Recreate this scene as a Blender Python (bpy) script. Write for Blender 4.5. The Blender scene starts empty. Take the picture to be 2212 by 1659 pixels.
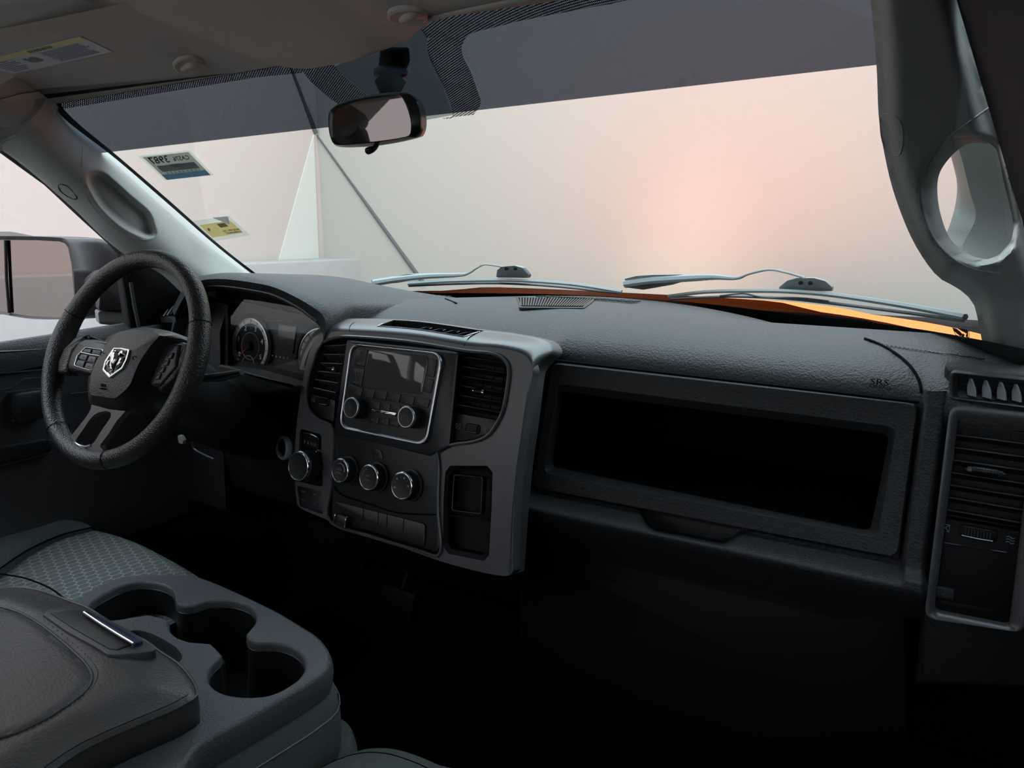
import bpy, bmesh, math, random
from mathutils import Vector as V, Matrix
random.seed(4)
SC = bpy.context.scene
COL = SC.collection
# ---------------------------------------------------------------- camera
FPX = 1600.0
CAM = V((0.77, 0.0, 1.05))
TH, PT = math.radians(33.6), math.radians(11.7)
FW = V((-math.sin(TH)*math.cos(PT), math.cos(TH)*math.cos(PT), -math.sin(PT)))
RT = V((math.cos(TH), math.sin(TH), 0))
UP = RT.cross(FW)
cd = bpy.data.cameras.new('camera'); cam = bpy.data.objects.new('camera', cd); COL.objects.link(cam)
cd.sensor_width = 36; cd.lens = 36*FPX/2212; cd.clip_start = 0.02; cd.clip_end = 200
M = Matrix((RT, UP, -FW)).transposed().to_4x4(); M.translation = CAM
cam.matrix_world = M
SC.camera = cam
# ---------------------------------------------------------------- world, lights, exposure
w = bpy.data.worlds.new('sky'); SC.world = w; w.use_nodes = True
bg = w.node_tree.nodes['Background']; bg.inputs[0].default_value = (0.78, 0.90, 1.0, 1); bg.inputs[1].default_value = 5.5
def lamp(name, kind, loc, target, energy, color, **kw):
    l = bpy.data.lights.new(name, kind); l.energy = energy; l.color = color
    for k, v in kw.items(): setattr(l, k, v)
    o = bpy.data.objects.new(name, l); COL.objects.link(o); o.location = loc
    o.rotation_euler = (V(target)-V(loc)).to_track_quat('-Z', 'Y').to_euler()
    return o
lamp('hood_bounce_spot', 'SPOT', (-0.5, 2.5, 6.0), (-0.62, 3.0, 0.8), 19500, (1, .70, .50), spot_size=math.radians(19), spot_blend=1.0, shadow_soft_size=0.15)  # added spot, no known lamp: lights the hood so orange bounces onto the wall
SC.view_settings.view_transform = 'Standard'; SC.view_settings.look = 'None'
SC.view_settings.exposure = 0.0; SC.view_settings.gamma = 1; SC.view_settings.use_curve_mapping = False

# ---------------------------------------------------------------- projection helpers (a pixel and a real plane give a point)
def ray(u, v): return FW + RT*((u-1106)/FPX) + UP*((829.5-v)/FPX)
def Dp(u, v, s): return CAM + ray(u, v)*s
def PX(u, v, x): r = ray(u, v); return CAM + r*((x-CAM.x)/r.x)
def PY(u, v, y): r = ray(u, v); return CAM + r*((y-CAM.y)/r.y)
def PZ(u, v, z): r = ray(u, v); return CAM + r*((z-CAM.z)/r.z)
class Pl:
    def __init__(s, p0, n):
        s.p = V(p0); s.n = V(n).normalized()
        up = V((0, 0, 1)) if abs(s.n.z) < .9 else V((0, 1, 0))
        s.ax = up.cross(s.n).normalized(); s.ay = s.n.cross(s.ax)
    def at(s, u, v, off=0.0):
        r = ray(u, v); p = s.p + s.n*off
        return CAM + r*((p-CAM).dot(s.n)/r.dot(s.n))
    def pts(s, px, off=0.0): return [s.at(a, b, off) for a, b in px]
def sm(x, a=0.0, b=1.0):
    t = max(0, min(1, (x-a)/(b-a))); return t*t*(3-2*t)
def lerp(a, b, t): return a+(b-a)*t
def interp(tab, x):
    if x <= tab[0][0]: return tab[0][1]
    for (a, p), (b, q) in zip(tab, tab[1:]):
        if x <= b: return p+(q-p)*(x-a)/(b-a)
    return tab[-1][1]
# windshield surface
def ws_pt(x, t):
    yb = 1.6-.85*x*x; yt = .95-.48*x*x; zb = 1.05-.15; zt = 1.05+.30-.14*x*x
    return V((x, yb+(yt-yb)*t, zb+(zt-zb)*t))
WN = V((0, .565, .825))
def ws_n(x):
    a = ws_pt(x+.01, .5)-ws_pt(x-.01, .5); b = ws_pt(x, .6)-ws_pt(x, .4)
    n = a.cross(b).normalized()
    return n if n.z > 0 else -n
def ws_xt(u, v):
    r = ray(u, v)
    def g(s):
        p = CAM+r*s; x = p.x; zb = .9; zt = 1.35-.14*x*x; t = (p.z-zb)/(zt-zb)
        return p.y-((1.6-.85*x*x)+((.95-.48*x*x)-(1.6-.85*x*x))*t), x, t
    lo, hi = .4, 3.2
    for _ in range(50):
        m = (lo+hi)/2
        if g(m)[0] < 0: lo = m
        else: hi = m
    return g(lo)[1], g(lo)[2]
def WS(u, v, off=0.0):
    x, t = ws_xt(u, v); return ws_pt(x, t)+ws_n(x)*off

# ---------------------------------------------------------------- mesh helpers
def roundpoly(pts, r, seg=4):
    n = len(pts); out = []
    for i in range(n):
        p = pts[i]; a = pts[i-1]-p; b = pts[(i+1) % n]-p
        ri = r[i] if isinstance(r, (list, tuple)) else r
        la, lb = a.length, b.length
        if ri <= 0 or la < 1e-7 or lb < 1e-7: out.append(p.copy()); continue
        ang = a.angle(b); d = min(ri/max(math.tan(ang/2), .05), la*.48, lb*.48)
        p0 = p+a*(d/la); p1 = p+b*(d/lb)
        for k in range(seg+1):
            t = k/seg; out.append(p0*(1-t)**2+p*2*t*(1-t)+p1*t*t)
    return out
def smoothloop(pts, n, closed=True):
    """Catmull-Rom through the points, resampled to n points"""
    m = len(pts); out = []
    segs = m if closed else m-1
    for k in range(n):
        f = k/(n if closed else n-1)*segs
        i = min(int(f), segs-1); t = f-i
        g = (lambda j: pts[j % m]) if closed else (lambda j: pts[max(0, min(m-1, j))])
        a, b, c, d = g(i-1), g(i), g(i+1), g(i+2)
        out.append(((b*2)+(c-a)*t+(a*2-b*5+c*4-d)*t*t+(b*3-a-c*3+d)*t**3)*.5)
    return out
def spx(px, n=48, closed=True):
    q = smoothloop([V((a, b, 0)) for a, b in px], n, closed); return [(p.x, p.y) for p in q]
def loft(bm, rows, cu=False, cap0=False, cap1=False):
    vr = [[bm.verts.new(p) for p in row] for row in rows]
    for a, b in zip(vr, vr[1:]):
        n = len(a)
        for i in range(n if cu else n-1):
            j = (i+1) % n
            try: bm.faces.new((a[i], a[j], b[j], b[i]))
            except ValueError: pass
    if cap0: bm.faces.new(vr[0][::-1])
    if cap1: bm.faces.new(vr[-1])
    return vr
def prism(bm, pts, vec, bev=0.0, seg=2):
    """front polygon pts, body going back by vec, front edge rounded"""
    vec = V(vec); c = sum(pts, V())/len(pts); nrm = V()
    n = len(pts)
    for i in range(n): nrm += (pts[i]-c).cross(pts[(i+1) % n]-c)
    nrm.normalize()
    if bev > 0:
        def inset(d):
            out = []
            for i in range(n):
                e1 = (pts[i]-pts[i-1]); e2 = (pts[(i+1) % n]-pts[i])
                if e1.length < 1e-9 or e2.length < 1e-9: out.append(pts[i].copy()); continue
                e1.normalize(); e2.normalize()
                m1 = nrm.cross(e1); m2 = nrm.cross(e2); m = m1+m2
                if m.length < 1e-6: out.append(pts[i]+m1*d); continue
                m.normalize(); out.append(pts[i]+m*(d/max(.45, m.dot(m1))))
            return out
        rows = []
        vn = vec.normalized()
        for k in range(seg+1):
            a = math.pi/2*k/seg
            rows.append([p+vn*bev*(1-math.cos(math.pi/2-a)) if False else p+vn*(bev*(1-math.cos(a))) for p in inset(bev*(1-math.sin(a)))])
        rows.append([p+vec for p in pts])
        loft(bm, rows, True, True, True)
    else:
        loft(bm, [pts, [p+vec for p in pts]], True, True, True)
def ring(bm, outer, inner, vec, lip=0.0):
    """band between two loops of equal count, with thickness vec; lip lifts the middle towards the front"""
    vec = V(vec); f = vec.normalized()*-lip
    mid = [(a+b)/2+f for a, b in zip(outer, inner)]
    q1 = [lerp(a, b, .15)+f*.7 for a, b in zip(outer, inner)]; q2 = [lerp(a, b, .85)+f*.7 for a, b in zip(outer, inner)]
    rows = [[p+vec for p in outer], outer]+([q1, mid, q2] if lip else [])+[inner, [p+vec for p in inner]]
    vr = loft(bm, rows, True)
    a, b = vr[-1], vr[0]; n = len(a)
    for i in range(n): bm.faces.new((a[i], a[(i+1) % n], b[(i+1) % n], b[i]))
def box(bm, c, ax, ay, az, bev=0.0):
    """half-axes vectors"""
    c, ax, ay, az = V(c), V(ax), V(ay), V(az)
    pts = [c+az-ax-ay, c+az+ax-ay, c+az+ax+ay, c+az-ax+ay]
    prism(bm, pts, -2*az, bev)
def tube(bm, path, r, n=8, closed=False, cap=True, flat=None):
    m = len(path); rows = []; prev = None
    for i, p in enumerate(path):
        if closed: t = path[(i+1) % m]-path[i-1]
        else: t = path[min(i+1, m-1)]-path[max(i-1, 0)]
        t = t.normalized() if t.length > 1e-9 else V((0, 0, 1))
        if prev is None:
            ref = flat if flat is not None else (V((0, 0, 1)) if abs(t.z) < .9 else V((1, 0, 0)))
        else: ref = prev
        a = (ref-t*ref.dot(t)).normalized(); prev = a; b = t.cross(a)
        ri = r[i] if isinstance(r, (list, tuple)) else r
        ra, rb = ri if isinstance(ri, tuple) else (ri, ri)
        rows.append([p+a*(ra*math.cos(2*math.pi*k/n))+b*(rb*math.sin(2*math.pi*k/n)) for k in range(n)])
    if closed: rows.append(rows[0])
    loft(bm, rows, True, cap and not closed, cap and not closed)
    if closed: bmesh.ops.remove_doubles(bm, verts=bm.verts, dist=1e-6)
def lathe(bm, c, ax, prof, n=32, sx=1.0):
    """prof: list of (radius, height along ax)"""
    ax = V(ax).normalized(); ref = V((0, 0, 1)) if abs(ax.z) < .9 else V((0, 1, 0))
    a = ref.cross(ax).normalized(); b = ax.cross(a)
    rows = [[V(c)+ax*h+a*(r*sx*math.cos(2*math.pi*k/n))+b*(r*math.sin(2*math.pi*k/n)) for k in range(n)] for r, h in prof]
    loft(bm, rows, True, True, True)
def holeplate(bm, outer, holes, vec):
    """flat plate with true holes, front polygon plus walls"""
    vec = V(vec); loops = [outer]+holes; es = []; vl = []
    for lp in loops:
        vs = [bm.verts.new(p) for p in lp]; vl.append(vs)
        for i in range(len(vs)): es.append(bm.edges.new((vs[i], vs[(i+1) % len(vs)])))
    bmesh.ops.triangle_fill(bm, use_beauty=True, use_dissolve=False, edges=es)
    for vs in vl:
        bk = [bm.verts.new(v.co+vec) for v in vs]; n = len(vs)
        for i in range(n): bm.faces.new((vs[i], vs[(i+1) % n], bk[(i+1) % n], bk[i]))
NB = bmesh.new

# ---------------------------------------------------------------- objects
def tag(o, label=None, cat=None, group=None, kind=None):
    if label: o['label'] = label
    if cat: o['category'] = cat
    if group: o['group'] = group
    if kind: o['kind'] = kind
    return o
def wloc(o):
    p = V((0, 0, 0))
    while o: p = p+o.location; o = o.parent
    return p
def thing(name, label, cat, loc, group=None):
    o = bpy.data.objects.new(name, None); COL.objects.link(o); o.location = loc; o.empty_display_size = .05
    return tag(o, label, cat, group)
def part(name, bm, m, parent=None, label=None, ang=35, kind=None):
    bmesh.ops.recalc_face_normals(bm, faces=bm.faces)
    me = bpy.data.meshes.new(name); bm.to_mesh(me); bm.free()
    me.polygons.foreach_set('use_smooth', [True]*len(me.polygons))
    me.set_sharp_from_angle(angle=math.radians(ang))
    me.materials.append(m)
    o = bpy.data.objects.new(name, me); COL.objects.link(o)
    if parent is not None:
        o.parent = parent; o.location = -wloc(parent)
    if label: o['label'] = label
    if kind: o['kind'] = kind
    return o
def text(s, pos, ax, ay, h, m, parent, name='lettering', mirror=False, depth=.0004, sp=1.0, wid=1.0):
    c = bpy.data.curves.new('t', 'FONT'); c.body = s; c.size = 1; c.align_x = 'CENTER'; c.align_y = 'CENTER'
    c.extrude = .02; c.space_character = sp; c.resolution_u = 2
    o = bpy.data.objects.new('t', c); COL.objects.link(o)
    dg = bpy.context.evaluated_depsgraph_get(); me = bpy.data.meshes.new_from_object(o.evaluated_get(dg))
    bpy.data.objects.remove(o)
    ax = V(ax).normalized(); ay = (V(ay)-ax*V(ay).dot(ax)).normalized(); n = ax.cross(ay)
    if mirror: ax = -ax
    for v in me.vertices:
        v.co = V(pos)+ax*(v.co.x*h*wid)+ay*(v.co.y*h)+n*(v.co.z*depth/.02)
    me.materials.append(m); me.name = name
    q = bpy.data.objects.new(name, me); COL.objects.link(q)
    q.parent = parent; q.location = -wloc(parent)
    return q

# ---------------------------------------------------------------- materials
def mat(name, col, rough=.5, metal=0.0, spec=.5, grain=0, gs=300, gk='leather', coat=0, mott=0, mscale=8, rv=0):
    m = bpy.data.materials.new(name); m.use_nodes = True; N = m.node_tree.nodes; L = m.node_tree.links
    b = N['Principled BSDF']; b.inputs['Base Color'].default_value = (*col, 1); b.inputs['Roughness'].default_value = rough
    b.inputs['Metallic'].default_value = metal; b.inputs['Specular IOR Level'].default_value = spec
    b.inputs['Coat Weight'].default_value = coat; b.inputs['Coat Roughness'].default_value = .05
    tc = N.new('ShaderNodeTexCoord')
    if mott:
        n = N.new('ShaderNodeTexNoise'); n.inputs['Scale'].default_value = mscale; n.inputs['Detail'].default_value = 6
        r = N.new('ShaderNodeMix'); r.data_type = 'RGBA'
        r.inputs[6].default_value = (*[c*(1-mott) for c in col], 1); r.inputs[7].default_value = (*[min(1, c*(1+mott)) for c in col], 1)
        L.new(tc.outputs['Object'], n.inputs['Vector']); L.new(n.outputs['Fac'], r.inputs[0]); L.new(r.outputs[2], b.inputs['Base Color'])
    if grain:
        bp = N.new('ShaderNodeBump'); bp.inputs['Strength'].default_value = grain; bp.inputs['Distance'].default_value = .001
        if gk == 'leather':
            t = N.new('ShaderNodeTexVoronoi'); t.feature = 'SMOOTH_F1'; t.inputs['Scale'].default_value = gs
            n = N.new('ShaderNodeTexNoise'); n.inputs['Scale'].default_value = gs*.6; n.inputs['Detail'].default_value = 3
            a = N.new('ShaderNodeMath'); a.operation = 'ADD'
            L.new(tc.outputs['Object'], n.inputs['Vector']); L.new(tc.outputs['Object'], t.inputs['Vector'])
            L.new(t.outputs['Distance'], a.inputs[0]); L.new(n.outputs['Fac'], a.inputs[1]); L.new(a.outputs[0], bp.inputs['Height'])
        elif gk == 'weave':
            t = N.new('ShaderNodeTexWave'); t.inputs['Scale'].default_value = gs; t.inputs['Distortion'].default_value = .4
            t.bands_direction = 'DIAGONAL'
            L.new(tc.outputs['Object'], t.inputs['Vector']); L.new(t.outputs['Fac'], bp.inputs['Height'])
        else:
            n = N.new('ShaderNodeTexNoise'); n.inputs['Scale'].default_value = gs; n.inputs['Detail'].default_value = 4
            L.new(tc.outputs['Object'], n.inputs['Vector']); L.new(n.outputs['Fac'], bp.inputs['Height'])
        L.new(bp.outputs['Normal'], b.inputs['Normal'])
    return m
def glassmat(name, tint, refl=.04, rmax=1.0):
    m = bpy.data.materials.new(name); m.use_nodes = True; N = m.node_tree.nodes; L = m.node_tree.links
    N.remove(N['Principled BSDF']); out = N['Material Output']
    t = N.new('ShaderNodeBsdfTransparent'); t.inputs[0].default_value = (*tint, 1)
    g = N.new('ShaderNodeBsdfGlossy'); g.inputs['Roughness'].default_value = .0
    lw = N.new('ShaderNodeLayerWeight'); p = N.new('ShaderNodeMath'); p.operation = 'POWER'; p.inputs[1].default_value = 5
    a = N.new('ShaderNodeMath'); a.operation = 'MULTIPLY_ADD'; a.inputs[1].default_value = rmax-refl; a.inputs[2].default_value = refl
    mx = N.new('ShaderNodeMixShader')
    L.new(lw.outputs['Facing'], p.inputs[0]); L.new(p.outputs[0], a.inputs[0]); L.new(a.outputs[0], mx.inputs[0])
    L.new(t.outputs[0], mx.inputs[1]); L.new(g.outputs[0], mx.inputs[2]); L.new(mx.outputs[0], out.inputs[0])
    return m
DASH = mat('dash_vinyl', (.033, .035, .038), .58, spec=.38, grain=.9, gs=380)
DASHS = mat('smooth_black_plastic', (.014, .014, .016), .38, spec=.5, grain=.08, gs=700, gk='noise')
BLK = mat('deep_black_plastic', (.004, .004, .005), .55, spec=.22)
GLOSSB = mat('piano_black', (.004, .004, .005), .12, spec=.5)
BEZ = mat('grey_satin_trim', (.12, .12, .125), .34, metal=.35, spec=.5, grain=.05, gs=900, gk='noise')
SILV = mat('satin_silver', (.55, .56, .58), .28, metal=1)
CHR = mat('chrome', (.8, .8, .8), .08, metal=1)
STONE = mat('stone_grey_plastic', (.40, .40, .38), .6, spec=.3, grain=.08, gs=600, gk='noise')
HEAD = mat('headliner_fabric', (.46, .42, .38), .95, spec=.1, grain=.3, gs=900, gk='noise', mott=.04, mscale=400)
VISOR = mat('visor_vinyl', (.46, .42, .38), .8, spec=.2, grain=.2, gs=500, gk='noise')
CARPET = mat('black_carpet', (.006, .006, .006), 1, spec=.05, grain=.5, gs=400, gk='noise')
LEATH = mat('armrest_leather', (.05, .047, .047), .42, spec=.5, grain=.35, gs=330)
WHEELL = mat('wheel_leather', (.026, .023, .023), .38, spec=.55, grain=.8, gs=480)
TRAY = mat('grained_tray_plastic', (.085, .09, .098), .5, spec=.45, grain=.6, gs=520)
CLOTH = mat('slate_cloth', (.10, .12, .115), .95, spec=.12, grain=.5, gs=350, gk='weave', mott=.1, mscale=300)
SPOKE = mat('spoke_grey', (.10, .09, .09), .4, metal=.3)
PRINT = mat('grey_print', (.35, .35, .36), .6)
DIM = mat('dim_print', (.22, .22, .23), .6)
WPRINT = mat('white_print', (.95, .95, .95), .6)
REDM = mat('red_needle', (.95, .05, .04), .4)
BLKP = mat('black_print', (.02, .02, .02), .7)

def translucent(name, col, tr=.7):
    m = bpy.data.materials.new(name); m.use_nodes = True; N = m.node_tree.nodes; L = m.node_tree.links
    N.remove(N['Principled BSDF']); d = N.new('ShaderNodeBsdfDiffuse'); t = N.new('ShaderNodeBsdfTransparent'); mx = N.new('ShaderNodeMixShader')
    d.inputs[0].default_value = (*col, 1); t.inputs[0].default_value = (*col, 1); mx.inputs[0].default_value = tr
    L.new(d.outputs[0], mx.inputs[1]); L.new(t.outputs[0], mx.inputs[2]); L.new(mx.outputs[0], N['Material Output'].inputs[0]); return m
# ================================================================ EXTERIOR
YW = 3.75
cor = PY(697, 500, YW); XW = cor.x
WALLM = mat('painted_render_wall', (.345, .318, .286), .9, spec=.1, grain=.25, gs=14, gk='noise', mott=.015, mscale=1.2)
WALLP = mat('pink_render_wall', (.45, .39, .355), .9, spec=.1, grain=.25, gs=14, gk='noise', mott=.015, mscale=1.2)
GROUND = mat('pale_concrete', (.16, .15, .14), .9, spec=.1, grain=.5, gs=30, gk='noise', mott=.08, mscale=9)
bm = NB(); box(bm, (1, -1, -.80), (9, 0, 0), (0, 9, 0), (0, 0, .05)); tag(part('ground', bm, GROUND), 'pale concrete yard surface under the truck', None, None, 'structure')
bm = NB(); box(bm, ((XW+8)/2, YW+.15, 1.2), ((8-XW)/2, 0, 0), (0, 0, 2.0), (0, -.15, 0))
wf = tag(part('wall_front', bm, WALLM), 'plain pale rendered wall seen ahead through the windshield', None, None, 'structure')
bm = NB(); box(bm, (XW-.15, -1.85, 1.2), (0, -6.45, 0), (0, 0, 2.0), (.15, 0, 0))
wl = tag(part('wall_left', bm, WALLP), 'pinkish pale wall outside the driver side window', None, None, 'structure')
bm = NB(); box(bm, (2.9, -1.85, .7), (0, 6.0, 0), (0, 0, 1.5), (-.15, 0, 0))
tag(part('light_blocker_right', bm, mat('brown_blocker', (.10, .085, .075), .9)), 'unseen brown wall added beyond the passenger side to dim the light', None, None, 'structure')  # unseen blocker added to darken the right part of the front wall
# joint line
for A, B, pl, par in (((682, 289), (916, 614), lambda u, v: PY(u, v, YW-.004), wf), ((626, 140), (682, 288), lambda u, v: PX(u, v, XW+.004), wl)):
    bm = NB(); pts = [pl(lerp(A[0], B[0], t), lerp(A[1], B[1], t)) for t in [i/12 for i in range(13)]]
    tube(bm, pts, [.006+.010*i/12+random.uniform(0, .003) for i in range(13)], 6); part('joint_seal', bm, mat('joint_grey', (.09, .09, .09), 1, spec=.05), par)
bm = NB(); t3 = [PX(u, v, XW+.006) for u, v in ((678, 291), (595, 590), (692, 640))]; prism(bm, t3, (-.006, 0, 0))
tag(part('sunlit_wedge', bm, mat('sunlit_wedge_white', (.50, .50, .46), .85, grain=.4, gs=25, gk='noise')), 'tall wedge of sunlight at the wall corner, shown as a whiter triangle', 'painted light')  # wedge of direct sun put into a whiter colour on the wall
bm = NB(); zt = PX(230, 583, XW+.35).z
box(bm, (XW+.18, -.6, (zt-.75)/2), (0, -4.85, 0), (.17, 0, 0), (0, 0, (zt+.75)/2), .01)
tag(part('low_wall', bm, mat('white_washed_concrete', (.33, .32, .31), .9, grain=1, gs=22, gk='noise', mott=.1, mscale=14)), 'low white rough concrete ledge along the foot of the pinkish wall', 'low wall')
# truck body: hood and cowl
hood = thing('hood', 'orange truck hood seen as slivers beyond the windshield wipers', 'hood', (0, 2.3, .85))
ORG = mat('orange_paint', (.92, .19, .03), .5, spec=.2)
def hood_z(x, y):
    t = (y-1.66)/1.5
    return .890-.13*t-.05*t*t-.05*(x/.8)**4+.012*sm(.42-abs(x), -.06, .06)
bm = NB(); rows = []
for j in range(31):
    y0 = j/30
    rows.append([V((x, (1.70-.72*x*x)*(1-y0)+3.15*y0-.25*x*x*y0, hood_z(x, (1.70-.72*x*x)*(1-y0)+3.15*y0))) for x in [-.86+1.72*i/40 for i in range(41)]])
rows.append([V((p.x, p.y+.03, p.z-.05)) for p in rows[-1]])
loft(bm, rows); part('hood_skin', bm, ORG, hood, 'orange painted panel')
bm = NB(); box(bm, (0, 3.2, .30), (.9, 0, 0), (0, 0, .42), (0, -.08, 0), .03); part('grille_panel', bm, BLK, hood)
for s in (-1, 1):
    bm = NB(); rows = [[V((s*(.86+.10*math.sin(math.pi/2*k/5)), y, .80-.06*(y-1.2)/2-.12*(1-math.cos(math.pi/2*k/5))-(.5 if k == 5 else 0))) for k in range(6)] for y in [1.05+.22*i for i in range(10)]]
    loft(bm, rows); tag(part('fender', bm, ORG), 'orange front fender on the %s side of the hood' % ('driver' if s < 0 else 'passenger'), 'fender')
bm = NB(); rows = []
for k in range(4):
    rows.append([V((x, 1.60-.85*x*x+.012+k*.035, .893-.012*k-(0.02 if k == 3 else 0)-.02*x*x)) for x in [-.8+1.6*i/32 for i in range(33)]])
loft(bm, rows); tag(part('cowl', bm, BLK), 'black plastic cowl strip at the foot of the windshield', 'cowl')

# ================================================================ CAB SHELL
def slab(name, c, hx, hy, hz, m, label):
    bm = NB(); box(bm, c, (hx, 0, 0), (0, hy, 0), (0, 0, hz)); return tag(part(name, bm, m), label, None, None, 'structure')
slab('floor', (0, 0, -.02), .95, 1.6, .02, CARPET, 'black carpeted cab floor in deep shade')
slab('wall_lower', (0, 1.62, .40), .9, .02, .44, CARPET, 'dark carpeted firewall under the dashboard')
bm = NB(); W8 = lambda x, z: V((x, -1.22, z))
holeplate(bm, [W8(-.95, -.05), W8(.95, -.05), W8(.95, 1.45), W8(-.95, 1.45)], [[W8(-.68, .92), W8(.68, .92), W8(.62, 1.32), W8(-.62, 1.32)]], (0, -.06, 0))
tag(part('wall_back', bm, STONE), 'rear cab wall behind the camera with its window opening', None, None, 'structure')
bm = NB(); prism(bm, [V((-.70, -1.26, .90)), V((.70, -1.26, .90)), V((.64, -1.26, 1.34)), V((-.64, -1.26, 1.34))], (0, -.004, 0)); tag(part('window_3', bm, glassmat('rear_glass', (.70, .68, .68))), 'rear cab window behind the camera', None, None, 'structure')
# ceiling: headliner shell
bm = NB(); rows = []
for j in range(12):
    y = .80-2.1*j/11
    rows.append([V((x, y-(.42*x*x if j == 0 else 0), 1.485+.01*j/11-.12*abs(x/.80)**3-(.06 if j == 0 else 0))) for x in [-.80+1.6*i/20 for i in range(21)]])
up = [[p+V((0, 0, .04)) for p in r] for r in rows]
loft(bm, rows); loft(bm, up); loft(bm, [rows[0], up[0]])
tag(part('ceiling', bm, HEAD), 'warm grey fabric headliner over the cab', None, None, 'structure')
# side walls (doors)
PAINTB = mat('dark_body_edge', (.006, .008, .014), .8, spec=.1)
door = thing('door_1', 'black driver door with belt line armrest and pull handle', None, (-.80, .3, .35)); door['kind'] = 'structure'
XD = -.775
bm = NB()
belt = [(y, PX(120, 728, XD).z+.0) for y in (1.05, .6, .2, -.4, -1.2)]
zb = PX(0, 748, XD).z; zb2 = PX(285, 703, XD).z
yb0 = PX(0, 748, XD).y; yb1 = PX(285, 703, XD).y
sl = (zb2-zb)/(yb1-yb0)
def beltz(y): return zb+sl*(y-yb0)
ys = [1.5, 1.1, .9, .75, .6, .45, .3, .1, -.3, -.8, -1.25]
prof = [(-.055, 0), (-.012, .004), (0, -.006), (.006, -.025), (.004, -.05), (-.004, -.056), (-.004, -.30), (.03, -.36), (.035, -.44), (.0, -.47), (0, -.95)]
rows = [[V((XD+dx, y, max(0, beltz(min(y, .95))+dz))) for y in ys] for dx, dz in prof]
loft(bm, rows); part('door_panel', bm, mat('door_vinyl', (.03, .03, .034), .5, grain=.5, gs=420), door)
def D1(u, v, off=0.0): return PX(u, v, XD+off)
for px in ([(0, 760), (60, 757), (135, 752)], [(0, 806), (55, 802), (108, 797)], [(0, 842), (22, 838), (40, 826), (52, 819), (100, 815)], [(8, 848), (50, 844), (97, 838)], [(25, 858), (28, 910)], [(35, 908), (45, 912), (90, 903)], [(0, 975), (60, 962), (115, 950)], [(0, 1006), (60, 992), (112, 977)], [(150, 851), (200, 846)]):
    bm = NB(); tube(bm, smoothloop([D1(a, b, .003) for a, b in px], 10, False), .0016, 6); part('panel_groove', bm, mat('edge_highlight', (.06, .06, .07), .35), door)
bm = NB(); pp = roundpoly([D1(a, b, .012) for a, b in ((-150, 985), (105, 948), (118, 975), (-150, 1030))], .01); prism(bm, pp, (-.02, 0, 0), .004); part('armrest', bm, DASHS, door)
bm = NB(); pp = roundpoly([D1(a, b, .02) for a, b in ((28, 850), (98, 840), (100, 905), (40, 915), (26, 890))], .012); prism(bm, pp, (-.03, 0, 0), .005); part('pull_handle', bm, DASHS, door)
# window frame of the driver door : vertical bar and black sail panel
bm = NB()
fr = [D1(a, b, -.008) for a, b in ((230, 512), (262, 545), (266, 600), (283, 704), (292, 704), (330, 704), (345, 704), (330, 610), (300, 560), (262, 535))]
prism(bm, [D1(a, b, .0) for a, b in ((258, 535), (262, 545), (265, 570), (284, 707), (420, 712), (430, 600), (330, 565))], (-.03, 0, 0), .004); part('sail_panel', bm, BLK, door)
bm = NB(); tube(bm, [D1(282, 610, .006), D1(290, 660, .006), D1(300, 707, .006)], .004, 8); part('frame_bar', bm, mat('frame_grey', (.045, .045, .045), .5), door)
bm = NB(); tube(bm, [D1(a, b, -.004) for a, b in ((-60, 275), (0, 322), (100, 395), (180, 470), (235, 520), (258, 545), (264, 580), (284, 707))], .006, 8); part('window_seal', bm, BLK, door)
bm = NB(); loft(bm, [[V((XD-.02, 1.1, beltz(.9)-.02)), V((XD-.02, -.1, beltz(-.1)-.02))], [V((XD+.05, 1.0, 1.32)), V((XD+.05, -.1, 1.36))]])
wv = tag(part('window_2', bm, glassmat('clear_side_glass', (.96, .96, .96))), 'clear driver door window looking onto the pinkish wall', None, None, 'structure')
# b pillar and rear part of left side, right door
for s, nm in ((-1, 'driver'), (1, 'passenger')):
    xs = s*(.80 if s < 0 else .93)
    bm = NB(); box(bm, (xs, -.13, 1.08), (.03*-s, 0, 0), (0, .06, 0), (0, 0, .36), .01)
    tag(part('trim_%d' % (1 if s < 0 else 2), bm, STONE), 'grey upright pillar behind the %s door' % nm, None, None, 'structure')
bm = NB(); box(bm, (-.80, -.7, .42), (.02, 0, 0), (0, .55, 0), (0, 0, .42)); tag(part('door_3', bm, BLK), 'rear driver side door lower panel', None, None, 'structure')
bm = NB(); box(bm, (-.80, -.2, 1.405), (.03, 0, 0), (0, 1.05, 0), (0, 0, .035)); tag(part('trim_3', bm, STONE), 'roof rail above the driver side windows', None, None, 'structure')
bm = NB(); box(bm, (.93, .0, .40), (.03, 0, 0), (0, 1.6, 0), (0, 0, .42)); box(bm, (.93, -.42, 1.12), (.03, 0, 0), (0, .08, 0), (0, 0, .32)); box(bm, (.93, .86, 1.12), (.03, 0, 0), (0, .34, 0), (0, 0, .32)); box(bm, (.93, .0, 1.40), (.03, 0, 0), (0, 1.2, 0), (0, 0, .05)); tag(part('door_2', bm, PAINTB), 'dark inner side of the passenger door at the right edge', None, None, 'structure')
slab('baseboard_left', (-.84, 1.2, .38), .02, .45, .42, BLK, 'black kick panel beside the driver footwell')
slab('baseboard_right', (.89, 1.3, .38), .02, .35, .42, BLK, 'black kick panel beside the passenger footwell')
bm = NB(); prism(bm, [V((.845, -.6, 1.42)), V((.845, -.6, .95)), Dp(2240, 560, .72), Dp(2214, 500, .72), Dp(2168, 330, .69), Dp(2126, 180, .66), Dp(2078, 0, .62), Dp(2050, -60, .60), Dp(2040, -160, .58)], (.06, .0, 0), .004)
tag(part('trim_4', bm, PAINTB), 'dark navy door seal edge at the upper right', None, None, 'structure')
PXR = lambda u, v: Dp(u, v, 1)

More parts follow.
